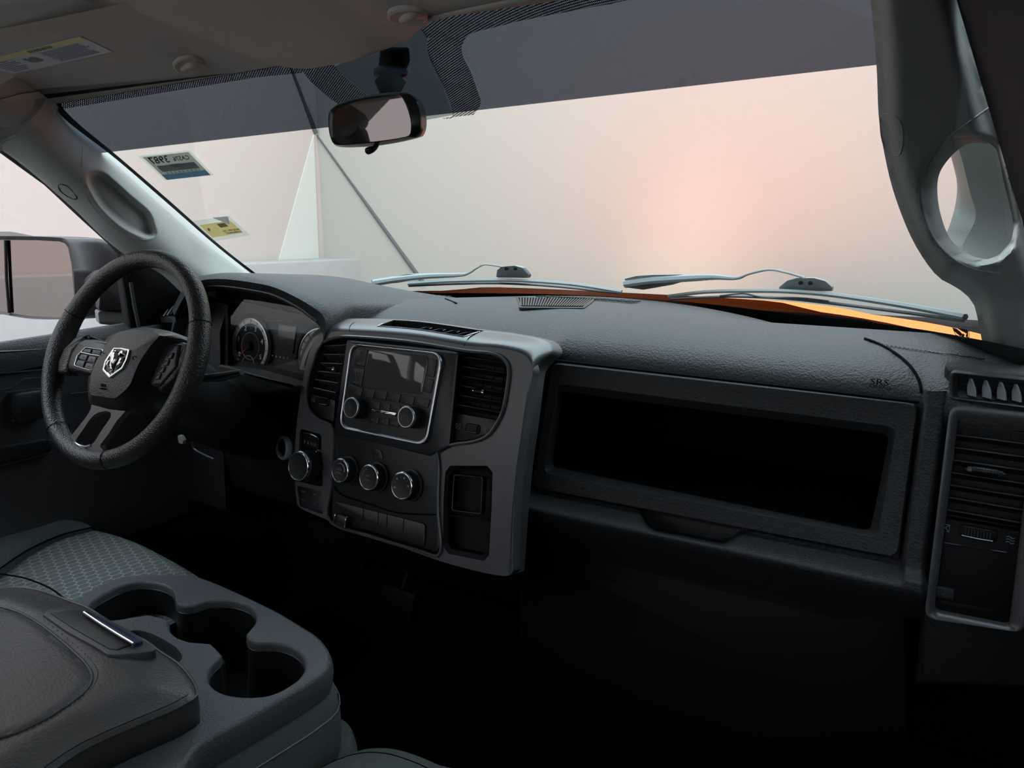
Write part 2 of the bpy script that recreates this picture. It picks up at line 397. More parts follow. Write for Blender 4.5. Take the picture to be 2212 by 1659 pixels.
# ---------------------------------------------------------------- windshield
wsh = thing('window_1', 'wide curved windshield with grey shade band along its top', None, (0, 1.3, .9)); wsh['kind'] = 'structure'
def xr(t): return .80-.09*t
bm = NB(); loft(bm, [[ws_pt(-xr(t)+2*xr(t)*i/40, t) for i in range(41)] for t in [k/12 for k in [-1, 0, 1, 2, 3, 4, 5, 6, 7, 8, 9, 10, 11, 12, 12.6]]])
part('glass', bm, glassmat('windshield_glass', (.88, .94, .91), .035), wsh)
# shade band
cols = []
for i in range(33):
    u = 180+(1960-180)*i/32; v = 325-(u-245)*.1153
    x, t = ws_xt(u, v); cols.append((x, t))
bm = NB(); rows = []
for k in range(9):
    rows.append([ws_pt(x, lerp(t, 1.05, k/8))-ws_n(x)*.004 for x, t in cols])
loft(bm, rows); part('shade_band', bm, glassmat('shade_film', (.10, .115, .145), .03), wsh, 'dark grey tinted band')
# frit (dotted ceramic print)
def fritmat(name, scale, dot=.36):
    m = bpy.data.materials.new(name); m.use_nodes = True; N = m.node_tree.nodes; L = m.node_tree.links
    N.remove(N['Principled BSDF'])
    tc = N.new('ShaderNodeTexCoord'); mp = N.new('ShaderNodeMapping'); mp.inputs['Scale'].default_value = (1, 1, 0); mp.inputs['Rotation'].default_value = (0, 0, .3)
    vo = N.new('ShaderNodeTexVoronoi'); vo.voronoi_dimensions = '2D'; vo.inputs['Scale'].default_value = scale; vo.inputs['Randomness'].default_value = 0
    lt = N.new('ShaderNodeMath'); lt.operation = 'LESS_THAN'; lt.inputs[1].default_value = dot
    t = N.new('ShaderNodeBsdfTransparent'); d = N.new('ShaderNodeBsdfDiffuse'); d.inputs[0].default_value = (.004, .005, .006, 1); mx = N.new('ShaderNodeMixShader')
    L.new(tc.outputs['Object'], mp.inputs[0]); L.new(mp.outputs[0], vo.inputs['Vector']); L.new(vo.outputs['Distance'], lt.inputs[0])
    L.new(lt.outputs[0], mx.inputs[0]); L.new(d.outputs[0], mx.inputs[1]); L.new(t.outputs[0], mx.inputs[2]); L.new(mx.outputs[0], N['Material Output'].inputs[0])
    return m
FRIT = fritmat('frit_dots', 330, .36); FRITS = mat('frit_solid', (.012, .016, .018), .4)
def ws_strip(px_a, px_b, m, name, off=-.006, n=40):
    A = spx(px_a, n, False); B = spx(px_b, n, False)
    bm = NB(); loft(bm, [[WS(*a, off) for a in A], [WS(lerp(a[0], b[0], .5), lerp(a[1], b[1], .5), off) for a, b in zip(A, B)], [WS(*b, off) for b in B]]); return part(name, bm, m, wsh)
# dotted band: header and around the mirror, on the right of it
ws_strip([(1330, -25), (1180, -5), (1075, 22), (975, 45), (930, 75), (928, 110), (945, 150), (965, 190), (980, 245), (955, 250)],
         [(1330, 0), (1190, 23), (1090, 48), (1022, 66), (1002, 90), (1003, 115), (1020, 150), (1034, 190), (1041, 218), (1025, 242)], FRIT, 'dotted_border')
ws_strip([(650, 140), (672, 170), (712, 205), (745, 228)], [(715, 125), (745, 160), (780, 190), (812, 214)], FRIT, 'dotted_border')
ws_strip([(655, 146), (500, 158), (350, 175), (200, 193), (120, 200)], [(655, 152), (500, 168), (350, 186), (210, 205), (150, 214)], FRIT, 'dotted_border')
ws_strip([(900, 40), (925, 72), (925, 94), (938, 130), (961, 182), (981, 243)], [(724, 140), (750, 165), (780, 190), (800, 205), (840, 230), (880, 262)], translucent('teal_film', (.38, .44, .44), 1.0), 'mirror_patch', -.0055)
ws_strip([(110, 200), (118, 225), (150, 262), (245, 335), (350, 425), (470, 530), (560, 600)], [(150, 214), (133, 222), (166, 260), (254, 333), (357, 422), (477, 528), (567, 598)], FRITS, 'edge_border', -.005)
# bottom black border in front of the cowl on the passenger side
bm = NB(); loft(bm, [[ws_pt(x, -.04)-ws_n(x)*.004 for x in [-.8+1.6*i/40 for i in range(41)]], [ws_pt(x, .0+.05*sm(x, .35, .8))-ws_n(x)*.004 for x in [-.8+1.6*i/40 for i in range(41)]]])
part('bottom_border', bm, FRITS, wsh)

bm = NB(); fx = [-.02+.78*i/40 for i in range(41)]; loft(bm, [[ws_pt(x, a)-ws_n(x)*.006 for x in fx] for a in (.992, 1.01, 1.04)]); part('dotted_border', bm, FRIT, wsh)
bm = NB(); fx = [-.72+.44*i/40 for i in range(41)]; loft(bm, [[ws_pt(x, a)-ws_n(x)*.006 for x in fx] for a in (.968, .98, .995)]); part('dotted_border', bm, FRIT, wsh)
# stickers on the inside of the glass
def decal(px, m, name, label, cat, off=-.009):
    P = [WS(a, b, off) for a, b in px]; t = thing(name, label, cat, sum(P, V())/4)
    return t, P
def quadpart(P, uv, m, parent, name, lift):
    """sub rectangle of the quad P (TL TR BR BL) in 0..1 coordinates"""
    def q(s, t): return lerp(lerp(P[0], P[1], s), lerp(P[3], P[2], s), t)
    nn = (P[1]-P[0]).cross(P[3]-P[0]).normalized()
    if nn.dot(CAM-P[0]) < 0: nn = -nn
    x0, y0, x1, y1 = uv
    bm = NB(); prism(bm, [q(x0, y0)+nn*lift, q(x1, y0)+nn*lift, q(x1, y1)+nn*lift, q(x0, y1)+nn*lift], -nn*.0004); return part(name, bm, m, parent)
def qp(P, s, t, lift=.0012):
    nn = (P[1]-P[0]).cross(P[3]-P[0]).normalized()
    if nn.dot(CAM-P[0]) < 0: nn = -nn
    return lerp(lerp(P[0], P[1], s), lerp(P[3], P[2], s), t)+nn*lift
CLR = translucent('clear_film_edge', (.92, .97, .96), .9); STG = translucent('sticker_grey', (.68, .70, .67)); BLU = translucent('sticker_blue', (.50, .68, .85))
YEL = translucent('sticker_yellow', (.96, .88, .62)); DKG = translucent('sticker_dark', (.50, .50, .52))
st, P = decal([(300, 331), (411, 318), (463, 372), (357, 384)], CLR, 'registration_sticker', 'grey and blue registration sticker with mirrored number, high on the windshield', 'sticker')
quadpart(P, (0, 0, 1, 1), CLR, st, 'film', 0)
quadpart(P, (.06, .05, .95, .97), STG, st, 'label_sheet', .0006)
quadpart(P, (.06, .76, .95, .97), BLU, st, 'blue_stripe', .0012)
quadpart(P, (.14, .42, .88, .66), DKG, st, 'dark_block', .0012)
for i in range(26):
    s0 = .16+i*.027
    if i % 3: quadpart(P, (s0, .68, s0+.012, .75), BLKP, st, 'bar_mark', .0012)
for i in range(9): quadpart(P, (.42+i*.02, .40, .432+i*.02, .55), STG, st, 'bar_mark', .0016)
ax = P[1]-P[0]; ay = P[0]-P[3]
text('3987', qp(P, .30, .22), ax, ay, .023, BLKP, st, mirror=True, wid=.85); text('CA576', qp(P, .72, .24), ax, ay, .014, BLKP, st, mirror=True, wid=.8)
st, P = decal([(415, 472), (495, 460), (541, 502), (462, 516)], CLR, 'permit_sticker', 'yellow windshield permit sticker with torn clear film, beside the left pillar', 'sticker')
quadpart(P, (0, 0, 1, 1), CLR, st, 'film', 0); quadpart(P, (.08, .2, .92, .82), YEL, st, 'yellow_sheet', .0006)
for i in range(12): quadpart(P, (.52+i*.018, .26, .531+i*.018, .44), BLKP, st, 'bar_mark', .0012)
text('PASE NO. 126', qp(P, .70, .62), ax, ay, .006, BLKP, st, mirror=True); text('INSPECCION', qp(P, .70, .74), ax, ay, .006, BLKP, st, mirror=True); text('8', qp(P, .2, .45), ax, ay, .011, BLKP, st, mirror=True)
bm = NB(); prism(bm, [qp(P, .6, -.05, .002), qp(P, .98, 0, .001), qp(P, .86, .3, .006)], (0, 0, -.0006)); part('peeled_corner', bm, mat('film_white', (.85, .86, .86), .5), st)

# ---------------------------------------------------------------- headliner pieces and visors
HP = Pl((0, .9, 1.33), (0, -.2, -1))
def hpiece(name, px, off, th, m, parent, bev=.008, rr=.01, pl=HP):
    bm = NB(); pts = [pl.at(a, b, off) for a, b in px]
    prism(bm, roundpoly(pts, rr, 4), -pl.n*th, bev, 4); return part(name, bm, m, parent, ang=50)
DV = Pl((-.36, .9, 1.323), (.26, -.2, -1))
vis = thing('sun_visor', 'driver sun visor with white and yellow warning label', 'sun visor', HP.at(250, 60))
hpiece('visor_panel', [(-420, 290), (-160, 240), (0, 216), (60, 203), (85, 197), (112, 206), (150, 212), (330, 190), (470, 169), (590, 151), (420, 88), (170, -10), (-60, 12), (-300, 60)], .0, .022, VISOR, vis, pl=DV)
LBL = [HP.at(a, b, .0008) for a, b in ((-95, 150), (178, 78), (243, 112), (-30, 190))]
LBL = [DV.at(a, b, .0012) for a, b in ((-60, 138), (174, 79), (243, 112), (30, 160))]
PAPER = mat('label_white', (.62, .62, .66), .6)
LY = mat('label_yellow', (.70, .62, .30), .6)
lb = quadpart(LBL, (0, 0, 1, 1), PAPER, vis, 'warning_label', 0)
quadpart(LBL, (0, 0, 1, .2), LY, lb, 'yellow_strip', .0006)
ax = LBL[1]-LBL[0]; ay = LBL[0]-LBL[3]
for (x0, x1, n0) in ((.05, .28, 7), (.52, .93, 9)):
    for k in range(n0):
        quadpart(LBL, (x0+random.uniform(0, .02), .27+k*.66/n0, x1-random.uniform(0, .08), .27+k*.66/n0+.022), mat('label_print', (.22, .22, .24), .7) if k == 0 else bpy.data.materials['label_print'], lb, 'print_line', .0006)
for k in range(5): quadpart(LBL, (.34+.02*k, .35+.05*(k % 3), .37+.02*k, .62+.04*(k % 2)), bpy.data.materials['label_print'], lb, 'pictogram', .0006)
text('WARNING', qp(LBL, .60, .1, .001), ax, ay, .009, bpy.data.materials['label_print'], lb)
def clip(parent, u, v, s=1.0, off=0, HP=HP):
    # moulded dish with a hook
    bm = NB(); lathe(bm, HP.at(u, v, off), HP.n, [(.022*s, -.004), (.022*s, .0012), (.019*s, .0026), (.015*s, .0002), (.010*s, -.0006), (.001, -.0006)], 24, 1.35); part('clip_base', bm, VISOR, parent)
    bm = NB(); p = [HP.at(u-14*s, v+8*s, off+.004), HP.at(u-4*s, v+2*s, off+.012), HP.at(u+6*s, v-1*s, off+.014), HP.at(u+20*s, v-3*s, off+.010), HP.at(u+34*s, v+2, off+.003)]
    tube(bm, smoothloop(p, 14, False), [.003*s+.002*s*math.sin(i/13*math.pi) for i in range(14)], 8); part('clip_hook', bm, HEAD, parent)
bm = NB(); hx_ = [-.74+1.48*i/60 for i in range(61)]
def t0(x): return .985+.045*sm(x, -.25, .05)
loft(bm, [[ws_pt(x, t0(x))-ws_n(x)*.004 for x in hx_], [ws_pt(x, t0(x)+.012)-ws_n(x)*.010 for x in hx_], [ws_pt(x, t0(x)+.02)+V((0, -.05, -.002)) for x in hx_], [ws_pt(x, t0(x)+.02)+V((0, -.13, .018)) for x in hx_], [ws_pt(x, t0(x)+.02)+V((0, -.25, .03)) for x in hx_]])
tag(part('trim_5', bm, HEAD), 'grey fabric header strip above the windshield', None, None, 'structure')
ch = thing('headliner_console', 'swollen centre section of the headliner above the rear view mirror', 'overhead panel', HP.at(600, 60))
bm = NB(); pts = [HP.at(a, b, .012) for a, b in ((165, -20), (300, 32), (450, 92), (540, 128), (600, 146), (640, 153), (680, 153), (760, 138), (840, 112), (885, 95), (905, 76), (935, 55), (980, 42), (1150, 18), (1320, -8), (1600, -60), (1500, -300), (600, -400))]
prism(bm, pts, -HP.n*.045, .012, 5); part('headliner_panel', bm, HEAD, ch, ang=60)
vis2 = thing('sun_visor', 'passenger sun visor right of the mirror, with a clip hook', 'sun visor', HP.at(1000, 0))
hpiece('visor_panel', [(690, -10), (745, 18), (800, 48), (838, 60), (868, 60), (885, 48), (905, 40), (940, 44), (1060, 22), (1200, -6), (1500, -60), (1450, -260), (700, -300)], .022, .02, VISOR, vis2)
clip(vis2, 880, 36, 1.0, .026)
clip(vis, 407, 142, 1.0, .004, DV)
bm = NB(); tube(bm, smoothloop([HP.at(a, b, .024) for a, b in ((925, 42), (1000, 24), (1110, 2), (1250, -25))], 12, False), .003, 6); part('visor_hem', bm, VISOR, vis2)

# ---------------------------------------------------------------- left pillar
def pixrow(tab, n=40): return smoothloop([V(t) for t in tab], n, False)
lp = thing('windshield_pillar', 'pale grey driver side windshield pillar cover with recessed grip pocket', 'pillar trim', Dp(250, 420, 1.5))
# rows: (u, v, depth)
rA = [(60, 150, 1.27), (115, 215, 1.335), (150, 265, 1.38), (245, 338, 1.46), (350, 430, 1.56), (470, 532, 1.68), (560, 608, 1.76), (620, 660, 1.82)]
rD = [(-120, 250, 1.22), (0, 322, 1.31), (70, 374, 1.36), (160, 452, 1.43), (225, 515, 1.48), (285, 560, 1.53), (345, 590, 1.58), (400, 640, 1.62)]
rows = []
RA, RD = pixrow(rA, 150), pixrow(rD, 150)
POCK = spx([(196, 376), (218, 372), (240, 385), (290, 430), (322, 458), (332, 485), (335, 504), (322, 513), (300, 508), (262, 488), (220, 450), (196, 412), (189, 390)], 40)
def sdf(poly, x, y):
    d = 1e9; ins = False; n = len(poly)
    for i in range(n):
        ax_, ay_ = poly[i-1]; bx, by = poly[i]
        ex, ey = bx-ax_, by-ay_; t = max(0, min(1, ((x-ax_)*ex+(y-ay_)*ey)/(ex*ex+ey*ey+1e-9)))
        d = min(d, math.hypot(x-ax_-ex*t, y-ay_-ey*t))
        if (ay_ > y) != (by > y) and x < (bx-ax_)*(y-ay_)/(by-ay_)+ax_: ins = not ins
    return -d if ins else d
NN = 80
for k in range(NN+1):
    s = k/NN; row = []
    for a, b in zip(RA, RD):
        q = a.lerp(b, s); bul = .055*math.sin(math.pi*s**1.05)**.8 if 0 < s < 1 else 0
        dd = q.z-bul
        if 170 < q.x < 350 and 350 < q.y < 530:
            dd += .032*sm(-sdf(POCK, q.x, q.y), -3, 13)
        row.append(Dp(q.x, q.y, dd))
    rows.append(row)
bm = NB(); loft(bm, rows); part('pillar_cover', bm, STONE, lp, ang=60)
bm = NB(); o = [(187, 372), (215, 365), (243, 377), (300, 430), (340, 470), (350, 500), (335, 522), (305, 518), (262, 500), (215, 460), (190, 420)]
cap = [(128, 398), (145, 402), (158, 415), (166, 428), (158, 430), (142, 422), (128, 410)]
def onpillar(u, v, lift=.002):
    best = None
    for a, b in zip(RA, RD):
        # project the pixel to the strip
        e = V((b.x-a.x, b.y-a.y, 0)); t = ((u-a.x)*e.x+(v-a.y)*e.y)/max(1e-6, e.length_squared)
        t = max(0, min(1, t)); q = a.lerp(b, t); d = math.hypot(q.x-u, q.y-v)
        if best is None or d < best[0]: best = (d, q.z-.055*math.sin(math.pi*t**1.05)**.8 if 0 < t < 1 else q.z)
    return Dp(u, v, best[1]-lift)
tube(bm, [onpillar(*p, .0005) for p in spx(cap, 24)], .0009, 6, True); part('screw_cap', bm, DASHS, lp)
bm = NB(); tube(bm, [onpillar(*p, .0003) for p in spx([(178, 320), (178, 380), (190, 430), (225, 475), (265, 505), (305, 517), (330, 515), (350, 495), (372, 460)], 40, False)], .0007, 6); part('seam_line', bm, STONE, lp)
# roof end piece of the pillar
bm = NB(); pts = [onpillar(a, b, .006) for a, b in ((-160, 330), (-160, 250), (0, 213), (50, 200), (80, 196), (109, 202), (108, 214), (96, 240), (70, 268), (35, 294), (0, 309), (-60, 322))]
prism(bm, pts, FW*.03, .004, 3); part('upper_cover', bm, STONE, lp)

# ---------------------------------------------------------------- right pillar with grab handle
rp = thing('windshield_pillar', 'dark grey passenger side pillar with open grab handle at right edge', 'pillar trim', Dp(2080, 420, .9))
def rdepth(v): return interp([(-60, .56), (0, .59), (135, .65), (330, .75), (520, .84), (650, .91), (790, .965), (860, .985)], v)
outer = [(1868, -60), (1880, 0), (1893, 135), (1898, 250), (1910, 330), (1932, 420), (1972, 520), (2022, 594), (2068, 622), (2098, 648), (2108, 672), (2118, 720), (2128, 775), (2136, 796), (2180, 812), (2240, 815), (2300, 760), (2290, 640), (2240, 560), (2205, 470), (2165, 330), (2128, 200), (2078, 0), (2060, -60)]
OP = [(2030, 328), (2062, 303), (2095, 301), (2132, 306), (2152, 322), (2168, 392), (2188, 480), (2182, 525), (2155, 552), (2110, 562), (2065, 548), (2028, 515), (2006, 460), (1998, 405), (2004, 365)]
n = 96
def resamp(px, n):
    L = [0]
    m = len(px)
    for i in range(m): L.append(L[-1]+math.hypot(px[(i+1) % m][0]-px[i][0], px[(i+1) % m][1]-px[i][1]))
    out = []
    for k in range(n):
        s = L[-1]*k/n; i = max(j for j in range(m) if L[j] <= s+1e-9); t = (s-L[i])/max(1e-9, L[i+1]-L[i])
        a, b = px[i], px[(i+1) % m]; out.append((lerp(a[0], b[0], t), lerp(a[1], b[1], t)))
    return out
O = resamp(spx(outer, 160), n); I = resamp(spx(OP, 120), n)
# align by angle round the opening centre
cx, cy = 2085, 430
def byang(loop, N=96):
    A = sorted([(math.atan2(y-cy, x-cx), x, y) for x, y in loop]); out = []
    for k in range(N):
        a = -math.pi+2*math.pi*k/N
        best = min(A, key=lambda q: min(abs(q[0]-a), 2*math.pi-abs(q[0]-a))); out.append((best[1], best[2]))
    return out
# strip loft: section lines from outer left edge to opening, done as grid with true hole through delaunay-like fill
bm = NB()
es = []; vls = []
def rp_off(u, v):
    d = sdf(outer, u, v); e = sdf(OP, u, v)
    left = sm(-d, 0, 60)
    return rdepth(v)+.035*(1-left)**2+.018*(1-sm(e, 0, 16))
from mathutils.geometry import delaunay_2d_cdt
from mathutils import Vector
pts2 = [Vector(p) for p in O]+[Vector(p) for p in I]; nO, nI = len(O), len(I)
edges = [(i, (i+1) % nO) for i in range(nO)]+[(nO+i, nO+(i+1) % nI) for i in range(nI)]
for gx in range(1870, 2300, 11):
    for gy in range(-55, 815, 14):
        u = gx+random.uniform(-.5, .5)+(5.5 if (gy//14) % 2 else 0)
        if sdf(outer, u, gy) < -5 and sdf(OP, u, gy) > 5: pts2.append(Vector((u, gy)))
for off_ in (2.5, 5, 8, 12, 16):   # fine loop around the opening for a rounded lip
    for (a, b) in I:
        dx, dy = a-cx, b-cy; L_ = math.hypot(dx, dy); q = (a+dx/L_*off_, b+dy/L_*off_)
        if sdf(OP, *q) > 1.5: pts2.append(Vector(q))
vo, eo, fo, *_ = delaunay_2d_cdt(pts2, edges, [], 0, 1e-4)
bv = [bm.verts.new(Dp(p.x, p.y, rp_off(p.x, p.y))) for p in vo]
for f in fo:
    c = sum((vo[i] for i in f), Vector((0, 0)))/len(f)
    if sdf(OP, c.x, c.y) > 0 and sdf(outer, c.x, c.y) < 0.5: bm.faces.new([bv[i] for i in f])
for lo_, back in ((O, .03), (I, .05)):
    a = [Dp(x, y, rp_off(x, y)) for x, y in lo_]
    s_ = 1 if lo_ is I else 0
    b = []
    for (x, y), p in zip(lo_, a):
        b.append(p+V((.008*s_, back, .0)))
    loft(bm, [a, b], True)
bmesh.ops.remove_doubles(bm, verts=bm.verts, dist=2e-5)
part('pillar_cover', bm, STONE, rp, ang=70)
# inner body behind the opening: recess shade put into one darker grey
bm = NB()
e1 = [(2040, 290), (2056, 345), (2067, 395), (2064, 440), (2050, 490), (2034, 520), (2000, 560)]
e2 = [(2060, 290), (2078, 345), (2094, 410), (2108, 462), (2098, 495), (2085, 518), (2060, 570)]
e3 = [(2150, 290), (2165, 345), (2180, 410), (2190, 470), (2190, 510), (2170, 560), (2120, 600)]
dpt = [.875, .89, .91, .925, .935, .945, .955]
A = [Dp(u, v, d+.03) for (u, v), d in zip(e1, dpt)]; B = [Dp(u, v, d-.015) for (u, v), d in zip(e2, dpt)]; Cc = [Dp(u, v, d-.045) for (u, v), d in zip(e3, dpt)]
for q in (A, B, Cc): pass
loft(bm, [smoothloop(q, 30, False) for q in ([p+V((.0, .03, 0)) for p in A], A, [lerp(a, b, .5)+V((-.003, -.002, 0)) for a, b in zip(A, B)], B, Cc)]); part('pillar_core', bm, mat('stone_grey_shaded', (.20, .21, .20), .6, spec=.3), rp, ang=25)
bm = NB(); rr_ = [(2014, 470), (2000, 410), (2000, 372), (2020, 322), (2055, 290), (2100, 275), (2130, 265)]
def onrp(u, v, l=.002): return Dp(u, v, rp_off(u, v)-l)
tube(bm, [onrp(*p, .0002) for p in spx([(2150, 222), (2090, 265), (2040, 305), (2000, 365), (1985, 420), (1995, 470), (2020, 520), (2060, 560), (2110, 583), (2160, 590)], 40, False)], .0007, 6); part('seam_line', bm, STONE, rp)
bm = NB(); tube(bm, [onrp(*p, .0003) for p in spx([(1906, 248), (1902, 275), (1908, 310), (1922, 333), (1942, 335), (1949, 315), (1950, 285), (1944, 262), (1930, 248)], 30)], .0008, 6, True); part('screw_cap', bm, STONE, rp)

# ================================================================ DASHBOARD
GP = Pl((.45, 1.0, 1.05-.203), (0, -1, .145))
dash = thing('dashboard', 'black grained dashboard running across the whole cab below the windshield', 'dashboard', (.2, 1.2, .6))
# top pad loft
def edge_y(x): return 1.6-.85*x*x-.035
def zend(x): return 1.05-.152-.10*x*x
PR = [(1.010, -.232), (1.000, -.214), (.996, -.200), (1.004, -.184), (1.026, -.168), (1.065, -.154), (1.11, -.145), (1.17, -.139)]
xs = [-.262+1.15*i/90 for i in range(91)]
rows = []
for (y, z) in PR:
    row = []
    for x in xs:
        sh = .030*sm(x, .695, .725)-.02*sm(x, .76, .9)
        lf = .045*sm(-x, .06, .25)           # turns back towards the cluster
        dz = -.010*sm(x, .70, .78)-.025*sm(x, .78, .9)
        zz = z+dz
        if x < .19: zz = max(z, -.176+(-.176-z)*-.12)  # stops above the centre stack
        row.append(V((x, y-sh+lf*0, 1.05+zz)))
    rows.append(row)
for k in range(1, 7):
    t = k/6; rows.append([V((x, lerp(1.17, edge_y(x), t), lerp(1.05-.139-.010*sm(x, .70, .78)-.025*sm(x, .78, .9), zend(x), t))) for x in xs])
rows.append([V((x, edge_y(x), zend(x)-.03)) for x in xs])
bm = NB(); loft(bm, rows); part('top_pad', bm, DASH, dash, ang=60)
# pad seams
SEAM = mat('seam_black', (.002, .002, .002), .9, spec=.1)
bm = NB(); tube(bm, [GP.at(a, b, .012) for a, b in spx([(1193, 778), (1400, 802), (1700, 836), (1985, 869)], 20, False)], .0022, 6); part('seam', bm, SEAM, dash)
def ontop(u, v, l=.0005):
    """ray against the pad surface"""
    r = ray(u, v); prev = None
    prof = [(1.05+z, y) for y, z in PR]
    s = .6
    while s < 2.4:
        p = CAM+r*s
        sh = .030*sm(p.x, .695, .725)-.02*sm(p.x, .76, .9); dz = -.010*sm(p.x, .70, .78)-.025*sm(p.x, .78, .9)
        yy = p.y+sh
        if yy > .984:
            pts_ = [(y, 1.05+z+dz) for y, z in PR[2:]]+[(edge_y(p.x)+sh, zend(p.x))]
            zs = interp(pts_, yy)
            if p.z < zs: return p-r*.003+V((0, 0, l))
        s += .002
    return CAM+r*1.2
bm = NB(); tube(bm, [ontop(*p) for p in spx([(1868, 732), (1900, 744), (1935, 764), (1965, 790), (1985, 822), (1990, 850)], 24, False)], .0018, 6); part('seam', bm, SEAM, dash)
tx = GP.at(1900, 831, .0225); 
text('SRS', GP.at(1900, 826, .027), (1, 0, 0), (0, .145, 1), .0105, SEAM, dash, wid=1.35); text('AIRBAG', GP.at(1900, 836.5, .027), (1, 0, 0), (0, .145, 1), .0062, SEAM, dash, wid=1.15)
# speaker / defroster grille on top of the pad
bm = NB(); g1, g2, g3 = ontop(1118, 643), ontop(1285, 645), ontop(1200, 664); gn = (g2-g1).cross(g3-g1); gn = gn if gn.z > 0 else -gn; GG = Pl(g1+V((0, 0, .001)), gn); gp = [GG.at(u, v) for u, v in ((1115, 642), (1290, 644), (1262, 665), (1122, 664))]
fl = roundpoly(gp, .008, 3); inn = [lerp(p, sum(gp, V())/4, .06) for p in fl]; ring(bm, fl, inn, (0, 0, -.004), .001)
gr = part('speaker_grille', bm, DASHS, dash)
bm = NB(); prism(bm, [p+V((0, 0, .0002)) for p in inn], (0, 0, -.003)); part('grille_well', bm, SEAM, gr)
GW = mat('grille_slat', (.07, .075, .08), .45)
for i in range(27):
    s0 = (i+1)/28
    a = lerp(gp[0], gp[1], s0+.02); b = lerp(gp[3], gp[2], s0-.01); c0 = lerp(a, b, .08); c1 = lerp(a, b, .92)
    bm = NB(); tube(bm, [c0+V((0, 0, .0015)), c1+V((0, 0, .0015))], (.0012, .0012)[0], 4); part('slat', bm, GW, gr)
bm = NB(); tube(bm, [ontop(u, v) for u, v in ((962, 646), (972, 650), (986, 656))], .002, 6); part('seam', bm, SEAM, dash)
# defroster outlet hidden near the glass (its reflection shows)
for x0, x1 in ((-.10, .14), (-.55, -.3)):
    bm = NB()
    nx = int((x1-x0)/.02)
    for i in range(nx):
        for j in range(3):
            x = x0+i*.02; y = 1.43-.85*x*x*.9+j*.018; z = lerp(1.05-.131, zend(x), min(1, (y-1.17)/(edge_y(x)-1.17)))+.001
            box(bm, (x, y, z), (.007, 0, 0), (0, .006, 0), (0, 0, .0008))
    part('defroster_grid', bm, BLK, dash, kind='stuff')

# cluster hood (driver side)
hoodrows = []
lip = [(380, 690), (400, 650), (420, 622), (437, 612), (481, 611), (535, 618), (589, 629.5), (641, 655), (670, 676), (688, 692), (694, 715), (690, 745)]
crest = [(372, 672), (395, 632), (418, 606), (440, 598), (482, 594), (537, 599), (595, 611), (655, 637), (690, 655), (708, 668), (716, 690), (712, 720)]
topb = [(375, 655), (400, 615), (425, 597), (455, 592), (496, 589), (545, 591), (600, 598), (665, 614), (705, 628), (735, 645), (760, 662), (765, 690)]
N2 = 50
L0 = spx(lip, N2, False); L1 = spx(crest, N2, False); L2 = spx(topb, N2, False)
r0b = [PY(u+3, v+14, .96) for u, v in L0]
r00 = [PY(u, v, .905) for u, v in L0]; r1 = [PY(u, v, .912) for u, v in L1]
rm = [PY(lerp(a[0], b[0], .45), lerp(a[1], b[1], .40)-1.5, .898) for a, b in zip(L0, L1)]
r2 = [PY(u, v, 1.00) for u, v in L2]
r3 = [V((p.x+.03*i/N2, 1.18, p.z-.012)) for i, p in enumerate(r2)]
r4 = [V((p.x+.05*i/N2, min(1.5, 1.6-.85*(p.x)**2-.03), 1.05-.17)) for i, p in enumerate(r2)]
bm = NB(); loft(bm, [r0b, r00, rm, r1, r2, r3, r4]); part('cluster_hood', bm, DASH, dash, ang=70)
# thin brown-grey inner lip
bm = NB(); tube(bm, [PY(u+1, v+6, .93) for u, v in L0[:40]], .003, 6); part('hood_lip', bm, BEZ, dash)
# black shroud inside the hood
bm = NB(); loft(bm, [r0b, [V((p.x, 1.0, p.z)) for p in r0b], [V((p.x, 1.03, .80)) for p in r0b]]); part('cluster_shroud', bm, BLK, dash)
# far left dash body
bm = NB(); pts = [PY(u, v, .95) for u, v in ((278, 590), (330, 566), (400, 640), (390, 745), (300, 735))]
rows = [[V((x, y, z)) for x in (-.83, -.7, -.60)] for y, z in ((1.25, .90), (1.08, .905), (1.0, .90), (.965, .875), (.95, .84), (.94, .70), (.93, .45), (1.1, .35))]
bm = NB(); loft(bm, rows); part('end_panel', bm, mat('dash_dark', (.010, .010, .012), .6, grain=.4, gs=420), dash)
# driver lower panel
rows = [[V((x, y, z)) for x in (-.83, -.5, -.25)] for y, z in ((1.0, .80), (.965, .77), (.95, .73), (.93, .62), (.95, .5), (1.05, .42), (1.3, .40))]
bm = NB(); loft(bm, rows); part('knee_panel', bm, BLK, dash)
